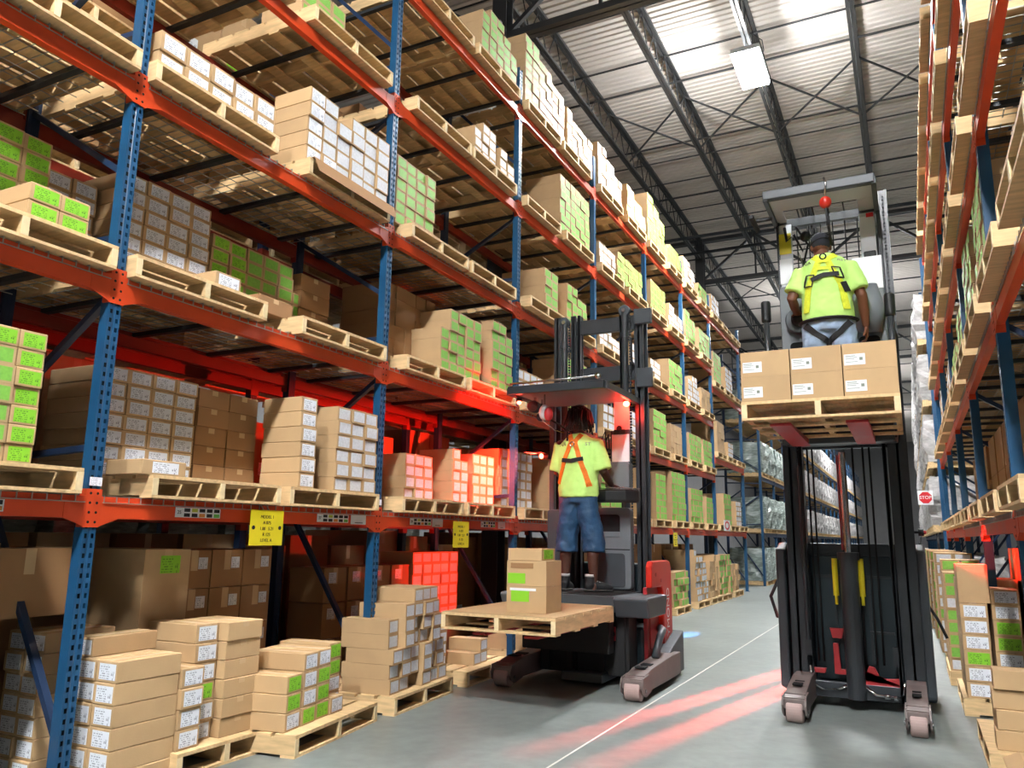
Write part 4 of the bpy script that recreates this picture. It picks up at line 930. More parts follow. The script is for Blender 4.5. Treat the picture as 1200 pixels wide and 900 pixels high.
o = wp('hydraulic_hose', MB().tube([(.8, ym, .9), (.8, ym, 3.5)], .009, 8).tube([(1.36, ym - .03, 3.4), (1.36, ym - .03, 3.2), (1.37, ym - .03, 3.1)], .012, 8).ball((1.365, ym - .03, 3.12), .024), 'tyre', T, smooth=True)
# overhead guard
b = MB(); b.box(.42, 1.42, 4.02, 4.95, 2.70, 2.735)
o = wp('overhead_guard', b, 'grey', T, bevel=.008)
part('front_beam', MB().box(.42, 1.42, 3.97, 4.04, 2.68, 2.76), 'black', o, bevel=.01); part('tie_rod', MB().tube([(.46, 3.955, 2.78), (1.36, 3.955, 2.79)], .011, 8).cyl((1.37, 3.955, 2.79), 'y', .03, .03, 14), 'steel', o, smooth=True)
for xx in (.40, 1.39): part('side_rail', MB().box(xx, xx + .05, 4.0, 5.0, 2.68, 2.75), 'black', o, bevel=.006)
wp('guard_post', MB().box(.46, .52, 4.9, 4.96, .8, 2.7), 'dgrey', T, bevel=.008)
o = wp('warning_beacon', MB().cyl((1.36, 4.80, 2.70), 'z', .03, .03, 16), 'ink', T); part('lens', MB().ball((1.36, 4.80, 2.66), (.034, .034, .03)), 'redlamp', o, smooth=True)
o = wp('warning_beacon', MB().cyl((.44, 4.88, 2.16), 'x', .03, .06, 16), 'ink', T); part('lens', MB().ball((.405, 4.82, 2.16), (.022, .028, .028)), 'redlamp', o, smooth=True); part('added_light_shield', MB().box(.27, .46, 4.66, 4.94, 2.188, 2.194), 'ink', o)  # plate over the lamp is added to keep red light off higher cartons
o = wp('warning_beacon', MB().cyl((.44, 4.2, 2.665), 'z', .028, .03, 16), 'ink', T); part('lens', MB().ball((.44, 4.2, 2.635), (.024, .024, .02)), 'redlamp', o, smooth=True)
o = wp('warning_beacon', MB().cyl((.44, 4.5, .92), 'x', .028, .06, 16), 'ink', T); part('lens', MB().ball((.405, 4.5, .92), (.022, .026, .026)), 'redlamp', o, smooth=True)
o = wp('fall_arrest_reel', MB().ball((.72, 4.2, 2.52), (.06, .04, .08), 16), 'lgrey', T, smooth=True)
part('reel_cover', MB().ball((.765, 4.19, 2.5), (.045, .045, .07), 14), 'darkred', o, smooth=True)
part('hook', MB().tube([(.72, 4.2, 2.7), (.72, 4.2, 2.55), (.70, 4.2, 2.44), (.78, 4.3, 2.36), (.84, 4.4, 2.34)], .008, 8), 'steel', o, smooth=True)
o = wp('work_light', MB().cyl((.56, 4.3, 2.6), 'y', .06, .08, 18).cyl((.62, 4.35, 2.5), 'y', .045, .07, 18), 'black', T, bevel=.006)
part('lamp_bracket', MB().bar((.56, 4.32, 2.7), (.56, 4.32, 2.6), .02, .02).bar((.62, 4.36, 2.68), (.62, 4.36, 2.5), .02, .02), 'steel', o)
b = MB(); b.cyl((1.03, 5.45, 1.2), 'z', .05, .3, 16); o = wp('rear_spot_lamp', b, 'ink', T); part('lens', MB().cyl((1.03, 5.51, 1.3), 'y', .04, .03, 16), 'bluelamp', o)
# the pallet on its forks and three cartons
pallet(.43, 2.85, .587, -PI / 2, 'wooden pallet with flat brown top sheet carried on the forks of the nearer truck', w=1.0, d=1.3)
o = tag(part('top_sheet', MB().box(.435, 1.425, 2.855, 4.14, .718, .724), 'card'), 'flat brown sheet lying on the pallet of the nearer truck', 'cardboard sheet')
def named_box(x0, x1, y0, y1, z0, z1, label, stick=None, side=None):
    o = part('carton', MB().box(x0, x1, y0, y1, z0, z1).box(x0 + .002, x1 - .002, (y0 + y1) / 2 - .025, (y0 + y1) / 2 + .025, z1, z1 + .0006, 1), ['card', 'tape'], bevel=.005, seg=1); tag(o, label, 'box', 'cartons on the nearer truck')
    if stick: part('label', MB().prism([(stick[0], stick[2]), (stick[1], stick[2]), (stick[1], stick[3]), (stick[0], stick[3])], 'y', y0 - .0015, y0 - .0004), stick[4], o)
    if side: part('label', MB().box(x1 + .0004, x1 + .0015, *side[:4]), side[4], o)
    return o
o = named_box(.90, 1.25, 3.08, 3.38, .726, .93, 'bottom carton of three on the nearer truck, lime and white stickers', (.94, 1.10, .81, .90, 'gl'))
part('white_strip', MB().box(.93, 1.16, 3.076, 3.08, .895, .915), 'ws', o)
o = named_box(.895, 1.245, 3.09, 3.39, .932, 1.13, 'middle carton of three on the nearer truck, lime sticker low at one side', (.905, 1.06, .95, 1.03, 'gl'))
part('hand_slot', MB().box(.93, 1.13, 3.086, 3.09, 1.07, 1.11), 'brown', o)
named_box(.90, 1.2, 3.1, 3.36, 1.132, 1.225, 'flat top carton of three on the nearer truck, lime label on its end', None, (3.14, 3.32, 1.145, 1.215, 'gl'))

# ------------------------------------------------------------------ order picker with its platform raised
U = thing('order_picker_truck', 'black order picker truck with raised platform and pallet, nearer the edge-on rack', 'forklift truck', (3.36, 4.7, 0))
load_arm(2.92, 3.07, 3.63, 4.5, U); load_arm(3.74, 3.88, 3.6, 4.5, U)
yR = 4.42
b = MB(); b.box(2.86, 3.90, 4.72, 5.5, .06, 1.26); wp('tractor_body', b, 'teal', U, bevel=.03)
wp('body_shell', MB().prism([(4.46, .12), (4.7, .06), (5.5, .06), (5.5, 1.26), (4.7, 1.3), (4.5, 1.25)], 'x', 2.79, 2.87), 'dgrey', U, bevel=.02)
wp('body_shell', MB().prism([(4.46, .12), (4.7, .06), (5.5, .06), (5.5, 1.26), (4.7, 1.3), (4.5, 1.25)], 'x', 3.87, 3.95), 'dgrey', U, bevel=.02)
mast(U, [(2.90, 3.02, .2), (3.03, 3.06, .14), (3.69, 3.72, .14), (3.73, 3.88, .2)], yR, .08, 2.2, [(3.0, 3.78, 2.1, 2.2, .08), (3.0, 3.78, 1.2, 1.30, .1), (2.95, 3.83, .08, .2, .0)], [])
o = wp('lift_cylinder', MB().cyl((3.38, yR - .04, .64), 'z', .07, 1.1, 24).cyl((3.38, yR - .04, 1.2), 'z', .085, .06, 24), 'black', U)
part('piston_rod', MB().cyl((3.38, yR - .04, 1.63), 'z', .03, .85, 18), 'steel', o); part('red_edge', MB().box(3.335, 3.348, yR - .06, yR - .02, 1.25, 2.03), 'darkred', o)
for x in (3.10, 3.14, 3.46, 3.54, 3.59): wp('hydraulic_hose', MB().tube([(x, yR + .04, .35), (x, yR + .04, 2.1)], .008, 8), 'tyre', U, smooth=True)
for x in (3.27, 3.47): o = wp('hose_sleeve', MB().cyl((x, yR - .02, 1.03), 'z', .022, .3, 12).cyl((x, yR - .02, .85), 'z', .012, .08, 10), 'yellow', U); o['label'] = 'yellow sleeve'
for q, (pts) in enumerate([[(3.2, .62), (3.31, .62), (3.29, .54), (3.22, .54)], [(3.22, .5), (3.26, .5), (3.27, .3), (3.35, .3), (3.35, .26), (3.22, .26)], [(3.43, .24), (3.72, .26), (3.72, .2), (3.43, .18), (3.46, .3), (3.48, .34), (3.52, .33), (3.55, .27)], [(3.06, .3), (3.16, .3), (3.15, .26), (3.07, .26)]]):
    wp('red_bracket', MB().prism(pts, 'y', yR + .0 + q * .001, yR + .04), 'darkred', U, bevel=.004)
o = wp('rear_panel', MB().prism(rrect(3.08, 3.7, .2, 1.2, .03), 'y', yR + .12, yR + .16), 'teal', U, bevel=.008)
part('panel_rib', MB().box(3.1, 3.68, yR + .11, yR + .12, 1.02, 1.04).box(3.24, 3.26, yR + .11, yR + .12, .25, 1.0).box(3.5, 3.52, yR + .11, yR + .12, .25, 1.0).box(3.5, 3.68, yR + .1, yR + .12, .58, .6), 'black', o)
wp('hydraulic_line', MB().tube([(3.04, yR - .03, .32), (3.05, yR - .03, .18), (3.12, yR - .03, .14), (3.25, yR - .03, .15), (3.3, yR - .03, .18), (3.46, yR - .03, .18), (3.52, yR - .03, .13), (3.68, yR - .03, .12), (3.72, yR - .03, .15), (3.73, yR - .03, .24)], .012, 8).cyl((3.6, yR - .03, .125), 'x', .02, .04, 10).cyl((3.66, yR - .03, .12), 'x', .02, .03, 10), 'steel', U, smooth=True)
wp('chain_tube', MB().tube([(3.035, yR - .025, .5), (3.035, yR - .025, 1.95)], .017, 10).box(3.01, 3.06, yR - .05, yR - .01, .4, .52).box(3.66, 3.70, yR - .05, yR - .02, .36, .5), 'bar', U)
wp('charge_cable', MB().tube([(2.86, 5.2, 1.0), (2.70, 5.2, .95), (2.63, 5.18, .8), (2.68, 5.18, .62), (2.84, 5.2, .58)], .016, 10), 'tyre', U, smooth=True)
wp('strap', MB().tube([(3.93, 4.9, .82), (4.0, 4.86, .7), (4.06, 4.84, .55)], .012, 8), 'tyre', U, smooth=True)
# lifted cabin
o = wp('platform', MB().box(2.94, 3.82, 4.0, 4.62, 2.12, 2.2), 'dgrey', U, bevel=.01); part('floor_mat', MB().box(2.98, 3.78, 4.03, 4.64, 2.2, 2.206), 'tyre', o)
for x in (3.03, 3.52): wp('fork', MB().prism([(2.9, 2.10), (4.1, 2.085), (4.1, 2.135), (2.9, 2.12)], 'x', x, x + .14), 'darkred', U, bevel=.004)
wp('fork_carriage', MB().box(2.96, 3.8, 3.99, 4.06, 2.09, 2.25), 'black', U, bevel=.01)
for xs, pk, fan in (((2.93, 3.2), (3.0, 3.17, 2.82, 3.08), True), ((3.54, 3.8), (3.57, 3.74, 2.82, 3.08), False)):
    o = console(U, 4.56, xs, (2.3, 3.62), pk, 'grey')
    if fan:
        part('fan_housing', MB().cyl((3.1, 4.52, 3.27), 'y', .125, .08, 32), 'dgrey', o, bevel=.012); part('fan_hub', MB().cyl((3.1, 4.47, 3.27), 'y', .07, .03, 28).ball((3.1, 4.46, 3.27), (.05, .02, .05)), 'ink', o, bevel=.005)
    else: part('curved_cover', MB().tube([(3.66, 4.5, 3.1), (3.68, 4.46, 3.3), (3.67, 4.5, 3.52)], [(.1, .05), (.12, .07), (.08, .04)], 20), 'grey', o, smooth=True)
o = wp('window_panel', MB().box(2.93, 3.06, 4.62, 4.64, 3.62, 4.24), 'lgrey', U, bevel=.006); part('sticker', MB().box(2.945, 3.05, 4.612, 4.62, 3.95, 4.15), 'ys', o); part('notice_sheet', MB().box(2.94, 3.05, 4.612, 4.62, 3.66, 3.9), 'ws', o); o['label'] = 'pale panel with papers'
o = wp('window_panel', MB().box(3.64, 3.77, 4.62, 4.64, 3.62, 4.24), 'lgrey', U, bevel=.006); part('notice_sheet', MB().box(3.645, 3.765, 4.612, 4.62, 3.86, 4.2), 'paper', o); part('sticker', MB().box(3.70, 3.76, 4.611, 4.613, 4.19, 4.23), 'stopred', o); part('clip', MB().box(3.66, 3.76, 4.6, 4.62, 3.8, 3.87), 'ink', o, bevel=.01)
wp('paper_holder', MB().box(3.56, 3.8, 4.55, 4.57, 3.5, 3.8), 'ws', U, bevel=.004)
for x in (2.92, 3.78): wp('guard_post', MB().box(x, x + .035, 4.62, 4.68, 2.2, 4.3), 'dgrey', U, bevel=.006)
b = MB(); b.box(3.805, 3.86, 4.68, 4.8, 2.2, 4.45).box(3.86, 3.88, 4.66, 4.84, 1.9, 4.45); o = wp('inner_mast', b, 'black', U); o['label'] = 'notched lifting rail'
b = MB(); zz = 2.3
while zz < 4.4: b.box(3.835, 3.85, 4.665, 4.68, zz, zz + .02); zz += .036
part('chain', b, 'bar', o)
for x0, x1, z0, z1, cu in ((2.80, 2.88, 2.7, 3.3, 3.34), (3.80, 3.87, 2.5, 3.25, 3.36)):
    o = wp('side_gate', MB().tube([((x0 + x1) / 2, 4.3, z0 - .2), ((x0 + x1) / 2, 4.3, z1)], .026, 10).tube([((x0 + x1) / 2, 4.3, z0), ((x0 + x1) / 2, 4.6, z0)], .022, 10), 'black', U, smooth=True); part('grip_pad', MB().cyl(((x0 + x1) / 2, 4.3, z1 + .02), 'z', .042, .2, 18), 'cushion', o, bevel=.02)
b = MB()
for q in range(7): b.tube([(2.99 + q * .105, 4.72, 3.3), (2.99 + q * .105, 4.72, 4.28)], .006, 6)
for q in range(8): b.tube([(2.97, 4.72, 3.36 + q * .13), (3.65, 4.72, 3.36 + q * .13)], .006, 6)
b.tube([(2.97, 4.72, 3.3), (2.97, 4.72, 4.3), (3.66, 4.72, 4.3), (3.66, 4.72, 3.3)], .012, 8)
for q in range(6): b.tube([(3.0 + q * .13, 4.7, 4.3), (3.0 + q * .13, 4.38, 4.34)], .007, 6)
b.tube([(3.0, 4.5, 4.33), (3.66, 4.5, 4.33)], .007, 6)
wp('mesh_screen', b, 'ink', U, smooth=True)
b = MB(); b.box(2.9, 3.8, 3.99, 4.06, 4.25, 4.335)
o = wp('overhead_guard', b, 'dgrey', U, bevel=.01)
part('cover_plate', MB().box(2.92, 3.79, 4.06, 4.36, 4.27, 4.29).box(2.92, 3.02, 4.36, 4.66, 4.27, 4.29).box(3.64, 3.79, 4.36, 4.66, 4.27, 4.29), 'lgrey', o, bevel=.004)
part('rear_beam', MB().box(2.9, 3.8, 4.64, 4.69, 4.22, 4.3), 'dgrey', o, bevel=.006); [part('side_arm', MB().box(xx, xx + .04, 4.0, 4.66, 4.24, 4.3), 'dgrey', o, bevel=.005) for xx in (2.9, 3.77)]
part('cable', MB().tube([(3.0, 4.6, 4.2), (3.02, 4.55, 4.05), (3.08, 4.6, 4.12), (3.15, 4.6, 3.95), (3.22, 4.6, 4.1), (3.3, 4.6, 4.0)], .014, 8).tube([(3.1, 4.62, 4.2), (3.2, 4.58, 4.0), (3.12, 4.6, 3.7)], .01, 8).ball((3.18, 4.58, 4.08), .05), 'ink', o, smooth=True)
o = wp('fall_arrest_reel', MB().ball((3.41, 4.0, 4.14), (.05, .045, .055), 18), 'red', U, smooth=True); o['label'] = 'red reel'
part('hook', MB().tube([(3.41, 3.985, 4.36), (3.425, 3.97, 4.3), (3.41, 3.98, 4.2)], .009, 8), 'steel', o, smooth=True); part('lanyard', MB().tube([(3.41, 4.0, 4.09), (3.42, 4.04, 3.95), (3.43, 4.12, 3.8)], .012, 8).box(3.405, 3.435, 4.01, 4.03, 3.94, 4.02), 'black_web', o, smooth=True)
o = wp('warning_beacon', MB().cyl((3.93, 4.62, 1.4), 'x', .03, .04, 16).box(3.86, 3.93, 4.61, 4.63, 1.39, 1.41), 'ink', U); part('lens', MB().ball((3.955, 4.62, 1.4), .016), 'darkred', o, smooth=True)
o = wp('side_line_lamp', MB().box(2.74, 2.78, 4.22, 4.60, 4.19, 4.23).box(2.78, 2.92, 4.38, 4.42, 4.22, 4.25), 'ink', U, bevel=.006)
part('lens', MB().box(2.748, 2.772, 4.23, 4.59, 4.186, 4.19), 'tyre', o)
# its pallet and six cartons
pallet(2.86, 2.8, 2.135, -PI / 2, 'wooden pallet lifted high on the forks of the raised truck', w=1.0, d=1.18)
for q in range(3):
    for r in range(2):
        o = part('carton', MB().box(-.164, .164, 0, .36, 0, .178).box(-.163, .163, .155, .205, .178, .1786, 1), ['card', 'tape'], None, bevel=.004, seg=1, loc=(3.025 + q * .3345, 2.83 + .004 * r, 2.267 + r * .18))
        tag(o, 'brown carton with white label on the lifted pallet, %s row, %s' % (('lower', 'upper')[r], ('beside the aisle middle', 'middle one', 'nearest the edge-on rack')[q]), 'box', 'cartons on the raised truck')
        part('label', MB().box(-.15 if q == 0 else -.155, -.02 if q == 0 else -.025, -.0015, -.0004, .03, .105), 'ws', o)
        part('print', MB().box(-.145, -.085, -.0019, -.0015, .09, .094).box(-.145, -.075, -.0019, -.0015, .08, .083).box(-.145, -.09, -.0019, -.0015, .07, .073).box(-.06, -.04, -.0019, -.0015, .06, .08).box(-.145, -.07, -.0019, -.0015, .05, .053), 'ink_soft', o)
for q in range(3):
    for r in range(2):
        for dd in (1, 2):
            o = part('carton', MB().box(-.164, .164, 0, .36, 0, .178), 'card', None, loc=(3.025 + q * .3345, 2.83 + .375 * dd, 2.267 + r * .18)); tag(o, 'brown carton hidden behind the front row on the lifted pallet, row %s, column %s' % (NUM[r + 1] if dd == 1 else NUM[r + 3], NUM[q + 1]), 'box', 'cartons on the raised truck')
# hand truck far along the edge-on rack
o = thing('hand_truck', 'small black hand truck with wheels parked far along the edge-on rack', 'hand truck', (4.06, 13.4, 0))
wp('frame', MB().tube([(4.0, 13.4, .1), (3.98, 13.42, 1.3), (4.0, 13.5, 1.4)], .02, 8).tube([(4.3, 13.4, .1), (4.28, 13.42, 1.3), (4.28, 13.5, 1.4)], .02, 8).tube([(4.0, 13.4, .5), (4.3, 13.4, .5)], .015, 8).tube([(4., 13.4, .9), (4.3, 13.4, .9)], .015, 8).box(3.98, 4.32, 13.2, 13.4, .03, .05), 'ink', o)
for x in (3.95, 4.33): wp('wheel', MB().cyl((x, 13.45, .12), 'x', .12, .05, 20), 'tyre', o, bevel=.01)
# ------------------------------------------------------------------ people
def organic(name, mb, m, parent, voxel, smooth=5, wrinkle=0., wscale=.12):
    o = part(name, mb, m, parent, smooth=True)
    r = o.modifiers.new('remesh', 'REMESH'); r.mode = 'VOXEL'; r.voxel_size = voxel; r.use_smooth_shade = True
    s = o.modifiers.new('smooth', 'SMOOTH'); s.factor = .5; s.iterations = smooth
    if wrinkle:
        tx = bpy.data.textures.new(name + '_folds', 'CLOUDS'); tx.noise_scale = wscale; tx.noise_depth = 2
        d = o.modifiers.new('folds', 'DISPLACE'); d.texture = tx; d.strength = wrinkle; d.mid_level = .5
    return o
def hand(mb, w, d, nrm, thumb):
    """palm, four curled fingers of different length and a thumb; w wrist, d pointing direction, nrm palm side, thumb = +1/-1 along d x nrm"""
    w, d, nrm = Vector(w), Vector(d).normalized(), Vector(nrm).normalized(); s = d.cross(nrm).normalized(); nrm = s.cross(d).normalized() * 1
    mb.tube([w - d * .03, w + d * .02, w + d * .06, w + d * .095], [(.026, .02), (.034, .018), (.042, .017), (.04, .014)], 12, ref=s)
    for q, (off, ln) in enumerate(((-.031, .058), (-.0105, .072), (.0105, .078), (.031, .068))):
        b = w + d * .085 + s * off * thumb; u = d
        pts = [b, b + d * ln * .45 + nrm * ln * .1, b + d * ln * .75 + nrm * ln * .42, b + d * ln * .82 + nrm * ln * .8]
        mb.tube(pts, [.0095, .009, .0085, .007], 8, ref=s)
    b = w + d * .02 + s * .03 * thumb
    mb.tube([b, b + d * .03 + s * .03 * thumb + nrm * .01, b + d * .06 + s * .035 * thumb + nrm * .025], [.013, .011, .008], 8, ref=nrm)
def ribbon(name, pts, w, m, parent, target, thick=.004, off=.006):
    pts = [Vector((p[0], -.6, p[1])) for p in pts]; dense = []
    for a, b in zip(pts, pts[1:]):
        k = max(2, int((b - a).length / .012)); dense += [a.lerp(b, i / k) for i in range(k)]
    dense.append(pts[-1]); n = len(dense); vs = []
    for i, p in enumerate(dense):
        t = (dense[min(n - 1, i + 2)] - dense[max(0, i - 2)]).normalized(); e = Vector((-t.z, 0, t.x)) * (w / 2)
        vs += [p - e, p - e * .33, p + e * .33, p + e]
    b = MB(); b.add(vs, [(i * 4 + j, i * 4 + j + 1, i * 4 + j + 5, i * 4 + j + 4) for i in range(n - 1) for j in range(3)])
    o = part(name, b, m, parent)
    s = o.modifiers.new('wrap', 'SHRINKWRAP'); s.target = target; s.wrap_method = 'PROJECT'; s.use_project_x = s.use_project_z = False; s.use_project_y = True
    s.use_positive_direction = True; s.use_negative_direction = False; s.wrap_mode = 'ABOVE_SURFACE'; s.offset = off
    d = o.modifiers.new('thick', 'SOLIDIFY'); d.thickness = thick; d.offset = 0
    return o
def shirt_text(txt, size, x, z, m, parent, target):
    o = link('lettering', text_mesh(txt, size, m, 0), parent); R = Matrix(((1, 0, 0), (0, 0, 1), (0, -1, 0))).transposed().to_4x4(); 
    o.data.transform(Matrix.Translation((x, -.6, z)) @ R)
    bm = bmesh.new(); bm.from_mesh(o.data); bmesh.ops.triangulate(bm, faces=bm.faces); bmesh.ops.subdivide_edges(bm, edges=bm.edges, cuts=1); bm.to_mesh(o.data); bm.free()
    s = o.modifiers.new('wrap', 'SHRINKWRAP'); s.target = target; s.wrap_method = 'PROJECT'; s.use_project_x = s.use_project_z = False; s.use_project_y = True; s.use_positive_direction = True
    s.wrap_mode = 'ABOVE_SURFACE'; s.offset = .003
def person(loc, rz, label, skin, W, pose, clothes, hair):
    r = thing('person', label, 'person', loc, rz)
    A = pose['arms']; hd = Vector(pose['head']); st = pose['stance']
    b = MB()
    # trunk, neck
    b.tube([(0, 0, .90), (0, 0, 1.0), (0, 0, 1.12), (0, .0, 1.28), (0, -.005, 1.40), (0, 0, 1.47), (0, .01, 1.52)], [(.15 * W, .11), (.165 * W, .12), (.15 * W, .115 * W), (.165 * W, .12 * W), (.17 * W, .105), (.12, .08), (.06, .058)], 20)
    b.tube([(0, .01, 1.48), tuple(hd + Vector((0, -.03, -.06)))], [.06, .056], 14)
    # head: skull, jaw, nose, brow, ears, lips
    f = Vector(pose.get('face', (0, 1, -.05))).normalized(); sd = f.cross(Vector((0, 0, 1))).normalized(); up = sd.cross(f).normalized()
    at = lambda a, c, e: tuple(hd + sd * a + f * c + up * e)
    b.ball(at(0, -.01, .02), (.078, .096, .098), 18); b.ball(at(0, .03, -.05), (.058, .065, .07), 16)
    b.ball(at(0, .092, -.015), (.014, .018, .022), 10); b.ball(at(0, .075, .03), (.05, .02, .014), 10); b.ball(at(0, .085, -.055), (.024, .012, .01), 10)
    for e in (-1, 1): b.ball(at(e * .079, -.01, -.01), (.012, .02, .033), 10)
    # legs
    for e, (kx, ky, ax, ay) in zip((-1, 1), st):
        b.tube([(e * .085 * W, 0, .95), (e * .1 * W, .005, .8), (kx, ky, .49), (kx * .6 + ax * .4, ky * .5 + ay * .5 - .02, .34), (ax, ay, .1), (ax, ay, .05)], [.098 * W, .09 * W, .06, .058, .038, .04], 16)
        b.tube([(ax, ay - .04, .05), (ax + e * .02, ay + .16, .03)], [(.04, .045), (.045, .028)], 12)
    for e, (sh, el, wr, d, nm) in zip((-1, 1), A):
        b.tube([sh, ((sh[0] + el[0]) / 2, (sh[1] + el[1]) / 2, (sh[2] + el[2]) / 2), el, ((el[0] + wr[0]) / 2, (el[1] + wr[1]) / 2, (el[2] + wr[2]) / 2), wr], [.06, .052, .043, .041, .028], 14)
        b.ball(sh, (.062, .062, .062), 14); hand(b, wr, d, nm, -e)
    organic('body', b, skin, r, .0065, 3)
    r['_'] = 0; del r['_']
    for e in (-1, 1): part('eye', MB().ball(at(e * .03, .078, .008), .013, 12), 'eye', r, smooth=True)
    # shirt
    b = MB(); hz = pose['hem']; S = pose['shirt']; sr = pose['sr']
    b.tube([(0, -.01, hz), (0, -.012, hz + .08), (0, -.01, 1.15), (0, -.012, 1.30), (0, -.01, 1.42), (0, 0, 1.485), (0, .008, 1.525)], [(S[0], S[1]), (S[0] * 1.02, S[1] * 1.02), (S[0] * .98, S[1] * .98), (S[2], S[1]), (S[2] * .97, S[1] * .88), (.135 * W, .095), (.078, .075)], 28)
    for e, (sh, el, wr, d, nm) in zip((-1, 1), A):
        sh, el = Vector(sh), Vector(el); end = sh.lerp(el, pose['sleeve'])
        b.tube([sh + Vector((-e * .06, 0, .0)), sh, sh.lerp(end, .5), end], [.07, .082, sr, sr * 1.06], 18)
    sh = organic('shirt', b, 'lime', r, .012, 7, .022, .085)
    # trousers
    b = MB(); lh = pose['leg_hem']; lw = pose['leg_w']
    b.tube([(0, -.005, .84), (0, -.005, .95), (0, 0, 1.05)], [(.17 * W, .135 * W), (.18 * W, .14 * W), (.17 * W, .128 * W)], 24)
    for e, (kx, ky, ax, ay) in zip((-1, 1), st):
        t = (.49 - lh) / .44 if lh < .49 else 0
        b.tube([(e * .085 * W, -.005, .93), (e * .095 * W, -.005, .75), (kx, ky, .5), (kx + (ax - kx) * t, ky + (ay - ky) * t, lh)], [.112 * W, .108 * W, lw, lw * 1.02], 20)
    tr = organic(*clothes, b_ := b, r, .011, 5, .02, .07) if False else organic(clothes[0], b, clothes[1], r, .011, 5, .022, .07)
    # shoes and socks
    for e, (kx, ky, ax, ay), tw in zip((-1, 1), st, pose['toes']):
        dx, dy = math.sin(tw), math.cos(tw); b = MB(); q = lambda t, z: (ax + dx * t, ay + dy * t, z)
        b.tube([q(-.085, .05), q(-.06, .055), q(.03, .055), q(.11, .045), q(.175, .035), q(.195, .03)], [(.03, .04), (.042, .05), (.047, .052), (.05, .038), (.042, .03), (.02, .018)], 16, ref=(dy, -dx, 0))
        b.tube([q(-.03, .06), q(-.035, .15)], [.052, .05], 16)
        so = organic('boot', b, 'shoe', r, .008, 4)
        b = MB(); b.tube([q(-.09, .014), q(-.05, .014), q(.1, .014), q(.18, .014), q(.2, .014)], [(.03, .014), (.046, .014), (.053, .014), (.045, .014), (.02, .012)], 14, ref=(dy, -dx, 0)); part('sole', b, 'sole', so, smooth=True)
        b = MB()
        for k in range(4): b.tube([q(.03 + k * .025, .115 - k * .012 - .005) for _ in (0,)] + [(ax + dx * (.03 + k * .025) + dy * .03, ay + dy * (.03 + k * .025) - dx * .03, .1 - k * .012)], .004, 6)
        part('laces', b, 'sock', so)
        if lh > .2: part('sock', MB().tube([q(-.035, .14), q(-.035, .165)], [.05, .048], 16), 'sock', r, smooth=True)
    # hair
    b = MB()
    if hair == 'locs':
        b.ball(at(0, -.015, .03), (.092, .106, .098), 18)
        b.tube([tuple(hd + Vector((0, -.03, .06))), tuple(hd + Vector((0, -.05, -.04))), tuple(hd + Vector((0, -.055, -.13)))], [(.07, .07), (.1, .075), (.105, .05)], 14)
        for k in range(120):
            an = random.uniform(-PI * .95, PI * .95); th = random.uniform(.15, 1.25)
            s0 = Vector((math.sin(an) * math.sin(th) * .095, -math.cos(an) * math.sin(th) * .105 - .015, math.cos(th) * .1 + .03))
            if s0.y > .06: continue
            o2 = Vector((s0.x * .55, s0.y * .35 - .02, 0)); L = random.uniform(.17, .25)
            b.tube([tuple(hd + s0 * .95), tuple(hd + s0 * 1.08 + o2 * .5 + Vector((0, 0, -.03))), tuple(hd + s0 + o2 * 1.0 + Vector((random.uniform(-.015, .015), 0, -L * .6))), tuple(hd + s0 + o2 * 1.15 + Vector((random.uniform(-.03, .03), random.uniform(-.02, .01), -L)))], [.012, .013, .012, .008], 7)
        part('hair', b, 'hair', r, smooth=True)
    else:
        b.ball(at(0, -.018, .035), (.087, .104, .094), 20)
        b.tube([at(-.06, .07, .03), at(0, .115, .02), at(.06, .07, .03)], [(.012, .01), (.03, .006), (.012, .01)], 10)
        o = organic('cap', b, 'cap', r, .008, 3)
        part('cap_band', MB().tube([at(.088 * math.cos(2 * PI * i / 20), .104 * math.sin(2 * PI * i / 20) - .018, .005) for i in range(21)], .005, 6), 'ink', o)
    return r, sh, tr
PL, shL, trL = person((.935, 4.56, .807), 0., 'person with dark locs, lime shirt, orange harness and navy shorts on the lower truck', 'skin2', 1.0,
    dict(head=(.01, .02, 1.70), face=(.05, 1, -.1), stance=[(-.135, .02, -.14, 0), (.145, .03, .15, 0)], toes=(-.15, .9), hem=.90, shirt=(.205, .15, .2), sr=.086, sleeve=.95, leg_hem=.37, leg_w=.108,
         arms=[((-.185, 0, 1.42), (-.235, .02, 1.15), (-.19, .24, 1.08), (.3, 1, -.1), (0, .1, -1)), ((.185, 0, 1.42), (.262, .0, 1.15), (.27, .2, 1.03), (0, 1, -.12), (0, -.1, -1))]), ('shorts', 'navy'), 'locs')
ribbon('harness_strap', [(-.06, 1.515), (-.02, 1.44), (-.09, 1.26), (-.145, 1.10), (-.165, 1.03)], .046, 'orange_web', PL, shL)
ribbon('harness_strap', [(.06, 1.515), (.015, 1.44), (.07, 1.26), (.125, 1.10), (.155, 1.0)], .046, 'orange_web', PL, shL)
ribbon('chest_strap', [(-.115, 1.262), (-.01, 1.25), (.10, 1.27)], .038, 'black_web', PL, shL, off=.011)
ribbon('back_pad', [(-.045, 1.43), (.045, 1.43)], .06, 'orange_web', PL, shL, off=.012)
part('harness_ring', MB().tube([(.022 * math.cos(2 * PI * i / 16) - .005, -.165, 1.415 + .022 * math.sin(2 * PI * i / 16)) for i in range(17)], .006, 6), 'steel', PL, smooth=True)
part('lanyard', MB().tube([(-.07, -.13, 1.46), (-.12, .0, 1.56), (-.16, -.1, 1.62), (-.2, -.3, 1.66)], .01, 8), 'black_web', PL, smooth=True)
shirt_text('NA', .06, -.125, 1.42, 'ink', PL, shL); shirt_text('ST', .045, .135, 1.415, 'ink_soft', PL, shL)
